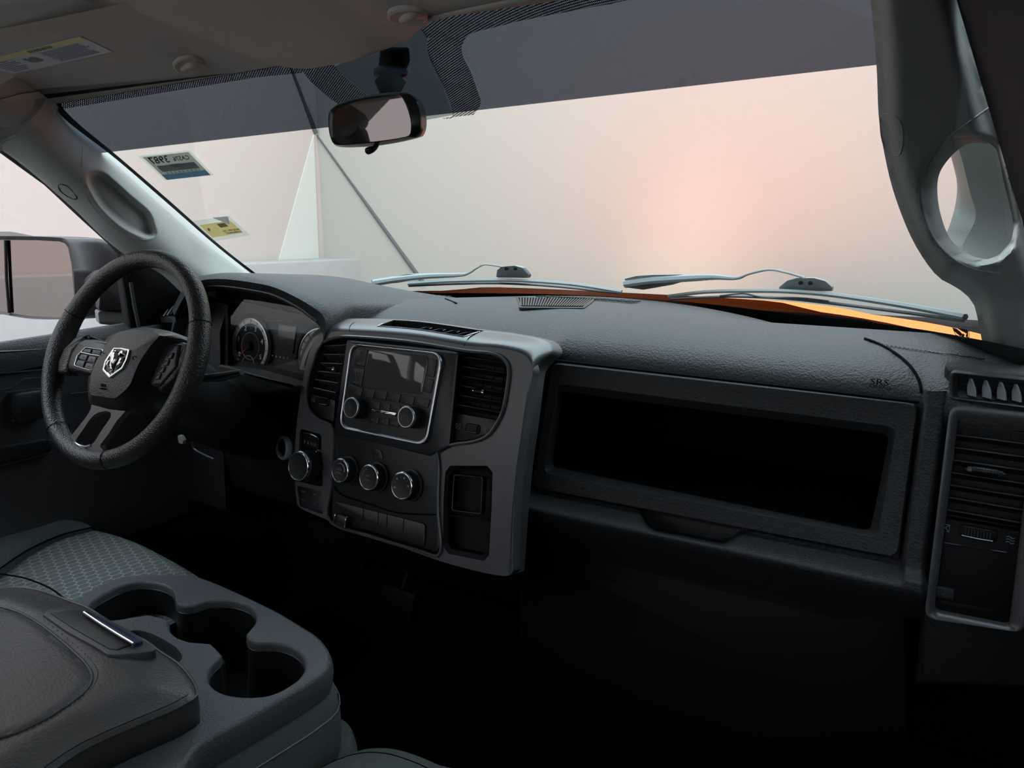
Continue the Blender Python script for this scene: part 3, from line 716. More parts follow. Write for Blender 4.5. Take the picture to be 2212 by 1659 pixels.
# passenger surround as a height field on the face plane
IPOLY = [(1172, 770), (1992, 872), (1942, 1230), (1138, 1062)]
NOTCH = [(1384, 1085), (1386, 1112), (1396, 1134), (1412, 1147), (1561, 1176), (1575, 1170), (1604, 1152), (1640, 1140), (1640, 1100)]
def right_edge_u(v): return interp([(872, 1992), (1208, 1945)], v)+(v < 872)*(872-v)*.0
def bottom_edge_v(u): return interp([(1138, 1052), (1942, 1208)], u)+(max(0, u-1942))*.194
bm = NB(); rows = []
vs_ = []; v = 845
while v <= 1335: vs_.append(v); v += 3.5 if v < 1340 else 10
for v in vs_:
    row = []
    u = 1090
    while u <= 2064:
        dr = (u-right_edge_u(v)); db = (v-bottom_edge_v(u))*46/interp([(1138, 46), (1900, 60)], u)
        br = .034*sm(dr, 0, 11); bb = .055*sm(db, 0, 46)
        base = max(br, bb) if not (dr > 0 and db > 0) else min(.056, math.hypot(br, bb))
        nt = sdf(NOTCH, u, v)
        if nt < 5: base = base*sm(nt, -4, 5)-.03*(1-sm(nt, -8, 1))
        # fall away below the ridge and right of it
        rnd = sm(math.hypot(max(0, dr), max(0, db-18)) if dr > 0 else db-0, 40, 110)
        if db > 30: base -= .22*sm(db, 46, 130)
        if dr > 45: base -= .030*sm(dr, 45, 66)
        if dr < 0 and db < 0: base = -.012
        row.append((GP.at(u, v, base), max(dr, db))); u += 4.2
    rows.append(row)
gv = [[bm.verts.new(p) for p, _ in row] for row in rows]
for i in range(len(rows)-1):
    for j in range(len(rows[0])-1):
        if vs_[i] > 1235 and j < 12: continue
        if rows[i][j][1] > -14 or rows[i+1][j+1][1] > -14: bm.faces.new((gv[i][j], gv[i][j+1], gv[i+1][j+1], gv[i+1][j]))
bmesh.ops.delete(bm, geom=[q for q in bm.verts if not q.link_faces], context='VERTS')
part('glovebox_surround', bm, DASH, dash, ang=80)
bm = NB(); prism(bm, roundpoly([GP.at(a, b, -.16) for a, b in ((1120, 1170), (1960, 1330), (1960, 1600), (1120, 1600))], .02), (0, .02, 0), .006); gd = part('glovebox_door', bm, BLK, dash)
bm = NB(); tube(bm, [GP.at(a, b, -.157) for a, b in ((1150, 1215), (1260, 1240), (1330, 1256))], .0012, 6); part('seam', bm, DASHS, dash)
# storage bin panel
bm = NB()
outer_b = roundpoly(GP.pts([(1196, 783), (1984, 871), (1940, 1205), (1150, 1053)], .006), .012, 4)
open1 = roundpoly(GP.pts([(1208, 832), (1934, 926), (1893, 1158), (1178, 1018)], .006), .012, 4)
open2 = roundpoly(GP.pts([(1216, 846), (1922, 938), (1880, 1147), (1192, 1008)], -.012), .010, 4)
outer_s = [p+V((0, .02, 0)) for p in outer_b]
inn0 = [lerp(a, b, .06) for a, b in zip(outer_b, open1)]; inn0 = [p+GP.n*.003 for p in inn0]
o1a = [lerp(b, a, .08)+GP.n*.003 for a, b in zip(outer_b, open1)]
deep = [p+V((0, .22, 0)) for p in open2]
loft(bm, [outer_s, outer_b, inn0, o1a, open1, open2], True); sb = part('storage_bin', bm, DASH, dash, 'open storage bin panel', ang=40)
bm = NB(); loft(bm, [open2, [p+V((0, .02, 0)) for p in open2], deep], True, False, True); part('bin_cavity', bm, SEAM, sb)  # shade inside the bin put into the colour, near black instead of vinyl
# right end: vent column base, outer body
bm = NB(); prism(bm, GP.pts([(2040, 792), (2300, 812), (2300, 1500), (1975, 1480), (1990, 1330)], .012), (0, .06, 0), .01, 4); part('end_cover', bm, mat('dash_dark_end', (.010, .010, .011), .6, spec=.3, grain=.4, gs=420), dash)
# small windshield-edge ribbed strip at right
bm = NB()
for i in range(24):
    a = ontop(1905+i*9.2, 741+i*1.6, .001)
    b = ontop(1915+i*9.2, 749+i*1.2, .001)
    tube(bm, [a, b], .0008, 4)
part('ribbed_strip', bm, DASHS, dash, kind='stuff')

# side demister vent (top right)
sv = thing('demister_vent', 'slim side window demister vent with upright blades coloured as lit', 'air vent', GP.at(2130, 840, .03))
o_ = roundpoly(GP.pts([(2050, 803), (2300, 830), (2300, 892), (2052, 860)], .030), .006, 4); i_ = roundpoly(GP.pts([(2069, 815), (2290, 838), (2290, 882), (2069, 858)], .026), .004, 4)
bm = NB(); ring(bm, o_, i_, (0, .03, 0), .001); part('frame', bm, DASHS, sv)
bm = NB(); prism(bm, [p+V((0, .024, 0)) for p in i_], (0, .004, 0)); part('cavity', bm, BLK, sv)
VB = mat('lit_vent_blade', (.34, .38, .40), .45)  # light from the windshield put into the pale bluish blade colour
for k in range(7):
    uu = 2098+k*32.5; vv = 818+k*4
    bm = NB()
    top = GP.at(uu-1, vv, .028); bot = GP.at(uu+1, vv+38, .028)
    rows = []
    for t in [i/8 for i in range(9)]:
        c = lerp(top, bot, t); ww = .0014+.0032*math.sin(min(1, t*1.3)*math.pi/2)
        rows.append([c+V((ww, .0, 0)), c+V((ww-.0015, -.0015, 0)), c+V((-ww, .006, 0)), c+V((-ww, .009, 0)), c+V((ww, .012, 0))])
    loft(bm, rows, True, True, True); part('blade', bm, VB, sv)

# air vents: generic builder
def vent(px, plane, off, nsl, label, name='air_vent', knob=None, wheel=None, deep=.03, par=None, slat_m=None, nv=4):
    """px: TL TR BR BL of the slatted opening"""
    c = plane.at(sum(p[0] for p in px)/4, sum(p[1] for p in px)/4, off)
    t = thing(name, label, 'air vent', c) if par is None else par
    Q = plane.pts(px, off)
    bm = NB(); prism(bm, [p-plane.n*deep for p in Q], -plane.n*.004); part('cavity', bm, SEAM, t)
    for k in range(nv):
        s0 = (k+.7)/(nv+.4)
        a = lerp(Q[0], Q[1], s0)-plane.n*deep*.75; b = lerp(Q[3], Q[2], s0)-plane.n*deep*.75
        bm = NB(); box(bm, (a+b)/2, plane.ax*.0008, (a-b)/2, plane.n*.006); part('vane', bm, BLK, t)
    for k in range(nsl):
        s0 = (k+.5)/nsl
        a = lerp(Q[0], Q[3], s0)-plane.n*.008; b = lerp(Q[1], Q[2], s0)-plane.n*.008
        d = (plane.n*.9+V((0, 0, .42))).normalized(); tt = (b-a).normalized(); nn = tt.cross(d).normalized()
        bm = NB(); m_ = (a+b)/2; h = (b-a)/2
        prism(bm, [m_+d*.009-h-nn*.001, m_+d*.009+h-nn*.001, m_+d*.009+h+nn*.001, m_+d*.009-h+nn*.001], -d*.020, .0008); part('slat', bm, slat_m or DASHS, t)
    if knob:
        u, v, w = knob
        bm = NB(); c = plane.at(u, v, off+.004)
        tube(bm, [c-plane.ax*w, c-plane.ax*w*.6, c+plane.ax*w*.6, c+plane.ax*w], [.002, .0045, .0045, .002], 10); kn = part('slider', bm, DASHS, t)
        for sg in (-1, 1):
            bm = NB(); tube(bm, [c+plane.ax*w*sg*.75, c+plane.ax*w*sg*1.0, c+plane.ax*w*sg*1.15], [.005, .004, .001], 10); part('chrome_tip', bm, CHR, kn)
        for i in range(7):
            bm = NB(); lathe(bm, c+plane.ax*w*(-.5+i/6.0), plane.ax, [(.0049, -.0003), (.0049, .0003)], 10); part('knurl', bm, BLK, kn)
    if wheel:
        u, v, w = wheel
        c = plane.at(u, v, off)
        bm = NB(); fp = roundpoly([c+plane.ax*a+plane.ay*b for a, b in ((-w-.004, -.0075), (w+.004, -.0075), (w+.004, .0075), (-w-.004, .0075))], .006, 4); prism(bm, fp, -plane.n*.004, .0015); wh = part('thumbwheel', bm, BLK, t)
        for sg in (-1, 1):
            bm = NB(); tube(bm, [c+plane.ay*.0052*sg-plane.ax*w+plane.n*.001, c+plane.ay*.0055*sg+plane.n*.0018, c+plane.ay*.0052*sg+plane.ax*w+plane.n*.001], .0007, 6); part('chrome_edge', bm, CHR if sg > 0 else SILV, wh)
        for i in range(9):
            x = -w*.8+i*w*.2
            bm = NB(); box(bm, c+plane.ax*x+plane.n*.0012, plane.ax*.0005, plane.ay*.004, plane.n*.0006); part('rib', bm, DASHS, wh)
        # closed / open icons
        ci = c-plane.ax*(w+.017)+plane.n*.0008
        bm = NB(); sq = [ci+plane.ax*a+plane.ay*b for a, b in ((-.004, -.004), (.004, -.004), (.004, .004), (-.004, .004))]; tube(bm, sq, .0005, 4, True); part('closed_icon', bm, DIM, t)
        for sg in (-1, 1):
            bm = NB(); tube(bm, [ci-plane.ax*.004-plane.ay*.004*sg, ci+plane.ax*.004+plane.ay*.004*sg], .0005, 4); part('closed_icon', bm, DIM, t)
        for k in range(3):
            bm = NB(); q = c+plane.ax*(w+.016)+plane.ay*(.003-.003*k)+plane.n*.0008; tube(bm, [q-plane.ax*.004, q-plane.ax*.0013+plane.ay*.001, q+plane.ax*.0013-plane.ay*.001, q+plane.ax*.004], .0005, 4); part('open_icon', bm, DIM, t)
    return t
# right column vent
rv = vent([(2066, 905), (2235, 925), (2205, 1150), (2040, 1120)], GP, .028, 8, 'tall passenger end air vent in grey frame with lower blank pocket', knob=(2128, 1018, .017), wheel=(2112, 1153, .015))
Cpx = [(2052, 876), (2260, 898), (2212, 1368), (1996, 1336)]; Ipx = [(2070, 906), (2232, 924), (2180, 1352), (2018, 1320)]
bm = NB(); ring(bm, roundpoly(GP.pts(Cpx, .036), .012, 5), roundpoly(GP.pts(Ipx, .030), .006, 5), (0, .03, 0), .002); part('frame', bm, BEZ, rv, 'satin grey frame', ang=50)
bm = NB(); prism(bm, GP.pts([(2044, 1120), (2208, 1148), (2180, 1352), (2018, 1322)], .024), (0, .01, 0), .002); part('blank_plate', bm, BLK, rv)
bm = NB(); tube(bm, GP.pts([(2033, 1172), (2175, 1194)], .025), .0009, 5); part('plate_line', bm, DASHS, rv)
bm = NB(); prism(bm, GP.pts([(2032, 1296), (2146, 1318), (2142, 1330), (2030, 1308)], .0255), (0, .004, 0), .001); part('plate_step', bm, BLK, rv)
# driver end vent, seen through the wheel
LV = Pl((-.6, .93, .84), (0, -1, .1))
lv = vent([(346, 700), (372, 700), (366, 725), (340, 725)], LV, 0, 2, 'small driver end air vent glimpsed through the steering wheel', nv=1)
bm = NB(); ring(bm, roundpoly(LV.pts([(340, 684), (380, 684), (366, 745), (326, 745)], .006), .005, 4), roundpoly(LV.pts([(346, 697), (373, 697), (362, 750), (338, 750)], .003), .003, 4), (0, .03, 0), .001); part('frame', bm, BEZ, lv)
for k in range(6):
    bm = NB(); tube(bm, [LV.at(352+k*8, 684-k*2, .01), LV.at(366+k*8, 664-k*2, -.02)], .002, 5); part('blade', bm, DASHS, lv)

# ================================================================ CENTRE STACK
SP = Pl((0, .90, 1.05-.19), (0, -1, .2333))
cs = thing('center_stack', 'centre dash stack with satin grey surround and recessed pockets', 'dash panel', SP.at(900, 900))
OUT = spx([(686, 728), (716, 717), (755, 716), (891, 727), (1004, 746), (1070, 751), (1130, 765), (1150, 795), (1146, 820), (1138, 870), (1128, 940), (1118, 1010), (1110, 1110), (1108, 1200), (1104, 1240), (1060, 1240), (960, 1215), (860, 1180), (760, 1150), (704, 1122), (650, 1098), (640, 1075), (636, 1010), (640, 925), (652, 835), (665, 770)], 120)
LHOLE = [(672, 800), (684, 760), (697, 741), (720, 730), (742, 728), (760, 729), (760, 935), (718, 922), (690, 906), (668, 886), (660, 862), (663, 830)]
RHOLE = [(1000, 751), (1062, 757), (1088, 770), (1099, 790), (1096, 830), (1088, 880), (1078, 908), (1055, 940), (1022, 955), (985, 958), (945, 974), (945, 751)]
o3 = [SP.at(a, b, .0) for a, b in OUT]
CENT = [(752, 729), (985, 752), (975, 960), (950, 975), (952, 1210), (712, 1135), (716, 925), (735, 915)]
hole = spx([(697, 741), (720, 731), (757, 727), (880, 737), (1004, 757), (1062, 763), (1088, 776), (1099, 798), (1096, 835), (1088, 880), (1076, 910), (1054, 940), (1022, 954), (980, 960), (946, 974), (948, 1010), (946, 1100), (950, 1196), (900, 1188), (800, 1158), (712, 1125), (716, 1050), (719, 985), (718, 924), (690, 908), (669, 888), (661, 862), (664, 830), (673, 795), (684, 760)], 110)
h3 = [SP.at(a, b, 0) for a, b in hole]
pk = [(972, 1006), (1052, 1006), (1064, 1020), (1062, 1100), (1056, 1200), (1045, 1212), (968, 1196), (957, 1180), (958, 1080), (962, 1020)]
pk3 = roundpoly(SP.pts(pk), .004, 3)
sh_ = roundpoly(SP.pts([(648, 926), (694, 938), (697, 1052), (642, 1040)]), .006, 3)
sw_ = roundpoly(SP.pts([(641, 1048), (697, 1062), (698, 1112), (648, 1094)]), .005, 3)
bm = NB(); holeplate(bm, o3, [h3, pk3, sh_, sw_], -SP.n*.02); part('surround', bm, BEZ, cs, 'satin grey surround', ang=30)
# rounded top shoulder: from front edge back to the pad
topf = [(655, 800), (665, 765), (686, 728), (716, 717), (755, 716), (891, 727), (1004, 746), (1070, 751), (1130, 765), (1150, 795), (1146, 830), (1138, 880), (1128, 950), (1118, 1020), (1108, 1120), (1104, 1240)]
topb_ = [(650, 790), (660, 745), (685, 712), (724, 694), (770, 688), (900, 692), (1040, 711), (1110, 719), (1176, 733), (1194, 758), (1176, 778), (1158, 800), (1150, 850), (1140, 930), (1130, 1000), (1120, 1100), (1110, 1240)]
F_ = spx(topf, 90, False); B_ = spx(topb_, 90, False)
bm = NB(); A = [SP.at(a, b, 0) for a, b in F_]
def shp(i):
    u, v = B_[i]; k = sm(v, 700, 850); return SP.at(u, v, -.055+.025*k)
Bk = [shp(i) for i in range(90)]
def shs(i, t): return lerp(A[i], Bk[i], t)+SP.n*(.009*math.sin(math.pi*min(1, t*1.1)**.8) if t < .9 else 0)
ia = min(range(90), key=lambda i: abs(F_[i][0]-800)+(F_[i][1] > 780)*999); ib = min(range(90), key=lambda i: abs(F_[i][0]-985)+(F_[i][1] > 780)*999)
TS = [0, .12, .25, .42, .55, .70, .82, .93, 1]
gv = [[bm.verts.new(shs(i, t)) for i in range(90)] for t in TS]+[[bm.verts.new(p-SP.n*.03) for p in Bk]]
for a in range(len(gv)-1):
    for i in range(89):
        if ia <= i < ib and 3 <= a < 7: continue
        bm.faces.new((gv[a][i], gv[a][i+1], gv[a+1][i+1], gv[a+1][i]))
part('shoulder', bm, BEZ, cs, 'satin grey shoulder', ang=60)
fr_ = [shs(i, .42) for i in range(ia, ib+1)]; bk_ = [shs(i, .93) for i in range(ib, ia-1, -1)]
lp_ = fr_+[shs(ib, t) for t in (.55, .7, .82)]+bk_+[shs(ia, t) for t in (.82, .7, .55)]
bm = NB(); loft(bm, [lp_, [p+V((0, 0, -.010)) for p in lp_]], True, False, True); part('tray_floor', bm, BLK, cs)
bm = NB(); tube(bm, [p+V((0, 0, .0006)) for p in [shs(ia, .6)]+fr_+[shs(ib, t) for t in (.55, .7, .82)]], .0008, 6); part('tray_edge', bm, SILV, cs)
for k in range(4):
    a = lerp(fr_[0], fr_[-1], .38+.15*k); b = lerp(bk_[-1], bk_[0], .42+.15*k)
    bm = NB(); tube(bm, [lerp(a, b, .35)+V((0, 0, -.003)), lerp(a, b, .8)+V((0, 0, -.003)), lerp(a, b, .8)+V((.014, 0, -.003)), lerp(a, b, .6)+V((.017, 0, -.003))], .0005, 5); part('slot_edge', bm, BEZ, cs)
bm = NB(); q = [SP.at(a, b, .0025) for a, b in hole]; tube(bm, q, .0028, 6, True); part('inner_lip', bm, BEZ, cs)
# seams across the shoulder
for a, b in (((755, 715), (776, 690)), ((1003, 746), (1040, 712))):
    bm = NB(); p0 = SP.at(*a, .0012); p1 = SP.at(b[0], b[1]+2, -.048); mid = (p0+p1)/2+SP.n*.009+V((0, 0, .0)); tube(bm, smoothloop([p0, mid, p1], 8, False), .0007, 5); part('seam', bm, SEAM, cs)
# dark back plate in the middle
bm = NB(); prism(bm, [SP.at(a, b, -.022) for a, b in hole], -SP.n*.01); part('back_plate', bm, BLK, cs)
bm = NB(); cpl = roundpoly([SP.at(a, b, .002) for a, b in ((749, 733), (990, 757), (968, 968), (949, 980), (948, 1195), (716, 1122), (721, 935), (722, 925))], [.006, .006, .004, .004, .01, .01, .004, .004], 4); prism(bm, cpl, -SP.n*.02, .002); part('center_panel', bm, DASHS, cs)
# ledge line below the knobs, lower storage lip
bm = NB(); tube(bm, smoothloop([SP.at(a, b, .0035) for a, b in ((722, 1052), (740, 1070), (800, 1090), (860, 1108), (946, 1112))], 20, False), .0012, 6); part('seam', bm, SEAM, cs)
# pocket right below
bm = NB(); ctr = sum(pk3, V())/len(pk3)
in1 = [lerp(p, ctr, .10)-SP.n*.004 for p in pk3]; loft(bm, [pk3, in1, [p-SP.n*.02 for p in in1]], True, False, True); part('side_pocket', bm, BLK, cs)
bm = NB(); pz = roundpoly(SP.pts([(980, 1024), (1044, 1030), (1040, 1112), (975, 1104)], -.006), .004, 3); ring(bm, pz, [lerp(p, sum(pz, V())/len(pz), .08) for p in pz], -SP.n*.01, .001); part('pocket_frame', bm, DASHS, cs)
bm = NB(); tube(bm, SP.pts([(962, 1112), (1056, 1124)], -.008), .0012, 5); part('pocket_line', bm, DASHS, cs)
bm = NB(); loft(bm, [[SP.at(a, b, -.004) for a, b in ((700, 1124), (800, 1160), (950, 1212), (1110, 1245))], [SP.at(a, b, -.03) for a, b in ((760, 1170), (830, 1205), (960, 1240), (1110, 1275))], [SP.at(a, b, -.12) for a, b in ((780, 1200), (840, 1225), (960, 1260), (1110, 1300))]]); part('lower_skirt', bm, BLK, cs)
# lower storage ledge with rail
bm = NB(); prism(bm, roundpoly([SP.at(a, b, .006) for a, b in ((722, 1082), (918, 1132), (916, 1182), (716, 1124))], .006, 4), -SP.n*.006, .002); part('switch_bank', bm, DASHS, cs)
for u in (785, 817, 836, 872):
    bm = NB(); tube(bm, [SP.at(u, 1098+(u-785)*.26, .0065), SP.at(u-1, 1124+(u-785)*.27, .0065)], .0006, 4); part('switch_gap', bm, SEAM, cs)
text('TOW', SP.at(801, 1117, .0068), SP.ax, SP.ay, .005, DIM, cs); text('ECO', SP.at(826, 1124, .0068), SP.ax, SP.ay, .004, DIM, cs)

# ---- left and right centre vents
vl = vent([(702, 742), (753, 738), (722, 862), (674, 850)], SP, -.004, 6, 'centre air vent left of the radio with five light catching slats', knob=(715, 797, .010), wheel=(699, 867, .009), nv=3, slat_m=mat('lit_vent_slat', (.06, .064, .07), .3, spec=.7))  # slat highlights put into a paler grey than the right vent has
bm = NB(); prism(bm, roundpoly(SP.pts([(672, 852), (724, 866), (720, 912), (690, 900), (668, 880)], -.006), .003, 3), -SP.n*.012, .001); part('lower_plate', bm, DASHS, vl)
vr_ = vent([(998, 764), (1094, 778), (1078, 906), (986, 888)], SP, -.004, 6, 'centre air vent right of the radio in deep shade', knob=(1035, 846, .010), wheel=(1020, 926, .010), nv=4)
bm = NB(); prism(bm, roundpoly(SP.pts([(984, 892), (1078, 908), (1052, 938), (1020, 950), (978, 954)], -.006), .003, 3), -SP.n*.012, .001); part('lower_plate', bm, DASHS, vr_)

# ---- radio
rd = thing('car_radio', 'car radio with blank grey screen, two knobs and bright chrome frame', 'radio', SP.at(845, 850))
RO = [(757, 742), (958, 763), (921, 964), (731, 925)]; RI = [(762, 747), (951, 767), (915, 956), (738, 919)]
bm = NB(); ring(bm, roundpoly(SP.pts(RO, .012), .022, 8), roundpoly(SP.pts(RI, .010), .019, 8), -SP.n*.012, .0015); part('chrome_frame', bm, SILV, rd, 'bright chrome frame', ang=60)
bm = NB(); prism(bm, roundpoly(SP.pts([(757, 735), (980, 757), (990, 762), (970, 966), (925, 985), (722, 935)], .006), .006, 3), -SP.n*.008, .003); part('housing', bm, DASHS, rd)
bm = NB(); prism(bm, roundpoly(SP.pts(RI, .0085), .019, 8), -SP.n*.006); part('faceplate', bm, mat('face_black', (.010, .010, .011), .35), rd)
bm = NB(); prism(bm, roundpoly(SP.pts([(757, 735.5), (964, 757), (990, 762), (984, 765), (760, 741)], .010), 0), -SP.n*.01, .0008); part('top_ledge', bm, BEZ, rd)
SCR = mat('screen_glass', (.09, .085, .085), .06, spec=.9)
bm = NB(); prism(bm, roundpoly(SP.pts([(796, 755), (926, 769), (910, 853), (782, 835)], .0098), .008, 5), -SP.n*.002, .0006); part('screen', bm, SCR, rd, 'blank grey glass screen')
def button(px, lbl=None, h=.006, off=.010, m=None, par=rd, rr=.002, nm='button', pm=DIM, plane=SP):
    bm = NB(); P_ = plane.pts(px, off); c = sum(P_, V())/len(P_); P_ = [lerp(p, c, .04) for p in P_]
    prism(bm, roundpoly(P_, rr, 3), -plane.n*.003, .0006); b = part(nm, bm, m or BTN, par)
    if lbl: text(lbl, c+plane.n*.0004, plane.ax, plane.ay, h, pm, b, depth=.0003)
    return b, c
BTN = mat('button_black', (.016, .016, .018), .42)
b, c = button([(770, 752), (795, 755), (788, 793), (764, 789)]); text('RADIO', c-SP.ay*.010+SP.n*.0004, SP.ax, SP.ay, .0055, DIM, b)
for sg in (-1, 1):
    bm = NB(); tube(bm, [c+SP.ay*.012+SP.n*.0005, c-SP.ay*.003+SP.ax*.004*sg+SP.n*.0005], .0005, 4); part('antenna_icon', bm, DIM, b)
b, c = button([(763, 793), (788, 797), (780, 836), (757, 829)]); text('MEDIA', c-SP.ay*.010+SP.n*.0004, SP.ax, SP.ay, .0055, DIM, b)
bm = NB(); tube(bm, [c+SP.ax*a+SP.ay*d_+SP.n*.0005 for a, d_ in ((-.003, -.003), (.003, -.003), (.003, .008), (-.003, .008))], .0005, 4, True); part('player_icon', bm, DIM, b)
b, c = button([(927, 773), (944, 776), (937, 816), (918, 812)]); text('PHONE', c-SP.ay*.009+SP.n*.0004, SP.ax, SP.ay, .005, DIM, b)
b, c = button([(918, 816), (937, 820), (930, 850), (912, 846)]); bm = NB(); tube(bm, [c+SP.ax*.005*math.cos(i*.785)+SP.ay*.004*math.sin(i*.785)+SP.n*.0005 for i in range(8)], .0005, 4, True); part('cog_icon', bm, DIM, b)
xr0 = [(755, 828), (785, 838), (811, 842), (838, 846), (867, 851), (897, 857), (930, 862)]
for (a, b_), s in zip(zip(xr0, xr0[1:]), '12345A'):
    button([a, b_, (b_[0]-6, b_[1]+20), (a[0]-5, a[1]+20)], 'A-B-C' if s == 'A' else s, .006)
for r_, (y0, lb_) in enumerate(((866, ('|<<', '>||', '>>|')), (898, ('INFO', 'MENU', 'BACK')))):
    for k in range(3):
        u0 = 801+k*22-r_*3; v0 = y0+k*3.6
        button([(u0, v0), (u0+21, v0+3.5), (u0+18, v0+19), (u0-2, v0+15)], lb_[k], .0045)
bm = NB(); prism(bm, roundpoly(SP.pts([(803, 884), (857, 892), (852, 899), (802, 889)], .0145), .0015, 3), -SP.n*.004, .0006); part('chrome_bar', bm, CHR, rd, 'chrome bar')
def knob(par, plane, u, v, r, h, off, m, rimm, cap_m, nm='knob', label=None, skirt=0):
    f = plane.at(u, v, off+h); c = f-plane.n*h
    bm = NB(); pr = [(r*1.0, 0), (r*.98, h*.8), (r*.93, h*.96), (r*.86, h), (r*.8, h*.985), (.0005, h*.985)]
    if skirt: pr = [(r*skirt, 0), (r*skirt, .003), (r*1.02, .0035)]+pr[1:]
    lathe(bm, c, plane.n, pr, 40); k = part(nm, bm, m, par, label, ang=50)
    bm = NB(); rr2 = [(r*.99, h*.80), (r*1.03, h*.86), (r*1.0, h*.97), (r*.93, h*1.012), (r*.86, h*.995)]
    lathe(bm, c, plane.n, rr2, 40); bmesh.ops.delete(bm, geom=[f_ for f_ in bm.faces if len(f_.verts) > 4], context='FACES')
    part('knob_rim', bm, rimm, k, ang=60)
    return k, f
KN = mat('knob_rubber', (.014, .014, .015), .45)
for (u, v, s) in ((757, 881, '1'), (876, 901, '2')):
    k, f = knob(rd, SP, u, v, .0175, .020, .009, KN, SILV, GLOSSB)
    if s == '1':
        bm = NB(); tube(bm, [f+SP.ax*.003*math.sin(i*.7)+SP.ay*.003*math.cos(i*.7) for i in range(1, 9)], .0004, 4); tube(bm, [f, f+SP.ay*.004], .0004, 4); part('power_icon', bm, DIM, k)
    else: text('ENTER', f, SP.ax, SP.ay, .0045, DIM, k)

# ---- climate controls
hv = thing('climate_controls', 'row of three chrome rimmed climate knobs below the radio', 'climate control', SP.at(800, 1035))
for i, (u, v, r) in enumerate(((733, 1016.5, .0205), (795, 1032, .0215), (866.5, 1050, .0225))):
    k, f = knob(hv, SP, u, v, r, .022, .003, KN, CHR, GLOSSB, skirt=1.18)
    if i == 0:
        text('PUSH', f-SP.ay*.004, SP.ax, SP.ay, .0045, DIM, k)
        bm = NB(); tube(bm, [f+SP.ax*.012*math.sin(-.6+j*.22)+SP.ay*.012*math.cos(-.6+j*.22) for j in range(11)], [.0003+.00012*j for j in range(11)], 4); part('fan_scale', bm, PRINT, k)
        bm = NB(); tube(bm, [f+SP.ax*a+SP.ay*b2 for a, b2 in ((-.006, .001), (-.004, .004), (.002, .004), (.004, .002), (.006, .001))], .0005, 4, True); part('car_icon', bm, DIM, k)
    if i == 1:
        text('A/C', f+SP.ay*.003, SP.ax, SP.ay, .006, DIM, k); text('PUSH', f-SP.ay*.004, SP.ax, SP.ay, .0045, DIM, k)
        bm = NB(); tube(bm, [f+SP.ax*.014*math.sin(.3+j*.16)+SP.ay*.014*math.cos(.3+j*.16) for j in range(9)], .0005, 4); part('heat_scale', bm, mat('red_print', (.20, .03, .02), .6), k)
        bm = NB(); tube(bm, [f+SP.ax*.014*math.sin(-.3-j*.16)+SP.ay*.014*math.cos(-.3-j*.16) for j in range(9)], .0005, 4); part('cold_scale', bm, DIM, k)
    if i == 2:
        for j in range(7):
            a = -1.9+j*.55; p = f+SP.ax*.014*math.sin(a)+SP.ay*.014*math.cos(a)
            bm = NB(); lathe(bm, p, SP.n, [(.0018 if j % 2 == 0 else .0006, 0), (.0015 if j % 2 == 0 else .0005, .0004)], 8); part('mode_icon', bm, PRINT, k)
bm = NB(); hz = roundpoly(SP.pts([(806, 968), (822, 972), (828, 993), (804, 990)], .004), .003, 3); prism(bm, hz, -SP.n*.003, .0008); hb = part('hazard_button', bm, BTN, hv)
bm = NB(); hc = SP.at(816, 984, .0045); tube(bm, [hc+SP.ay*.005, hc-SP.ay*.003+SP.ax*.004, hc-SP.ay*.003-SP.ax*.004], .0005, 4, True); part('triangle_icon', bm, mat('dark_red_print', (.12, .01, .01), .6), hb)
# trailer brake lever
tb = thing('brake_controller', 'small chrome edged trailer brake lever low on the stack', 'switch', SP.at(735, 1120))
bm = NB(); prism(bm, roundpoly(SP.pts([(723, 1108), (748, 1116), (746, 1142), (721, 1134)], .018), .003, 3), -SP.n*.012, .003); part('lever', bm, BTN, tb)
for (a, b_) in (((727, 1108), (720, 1131)), ((750, 1117), (744, 1139))):
    bm = NB(); tube(bm, smoothloop([SP.at(a[0]+1, a[1]-1, .016), SP.at(a[0]-3, a[1]+4, .020), SP.at(b_[0], b_[1], .019)], 8, False), .0012, 6); part('chrome_edge', bm, CHR, tb)

# ---- gear selector
gs_ = thing('gear_selector', 'rotary gear selector with chrome rim left of the climate knobs', 'gear selector', SP.at(665, 990))
bm = NB(); prism(bm, [p-SP.n*.004 for p in sh_], -SP.n*.008, .001); part('faceplate', bm, GLOSSB, gs_)
bm = NB(); w_ = roundpoly(SP.pts([(655, 932), (684, 941), (686, 972), (656, 962)], .001), .002, 3); prism(bm, w_, -SP.n*.002, .0006); dsp = part('display', bm, BLK, gs_)
for i, s in enumerate('PRND'): text(s, SP.at(658+i*7.6, 955+i*2.2, .0016), SP.ax, SP.ay, .0075, DIM if s != 'P' else DIM, dsp)
bm = NB(); tube(bm, smoothloop(SP.pts([(655, 934), (668, 937), (683, 944), (688, 950), (687, 965), (683, 976), (689, 990), (692, 1010), (686, 1030), (674, 1040), (662, 1038)], .0025), 30, False), [.0011 if i < 9 else .0005 for i in range(30)], 6); part('chrome_line', bm, CHR, gs_)
knob(gs_, SP, 643, 1007, .0265, .036, -.002, KN, CHR, GLOSSB, 'rotary_knob')
bm = NB(); prism(bm, [p-SP.n*.003 for p in sw_], -SP.n*.006, .001); swp = part('transfer_switches', bm, DASHS, gs_)
for i, (u, v) in enumerate(((655, 1062), (680, 1069), (655, 1080), (680, 1088))):
    text(('4WD', '2WD', '4WD', 'N')[i], SP.at(u, v, -.002), SP.ax, SP.ay, .0045, DIM, swp)
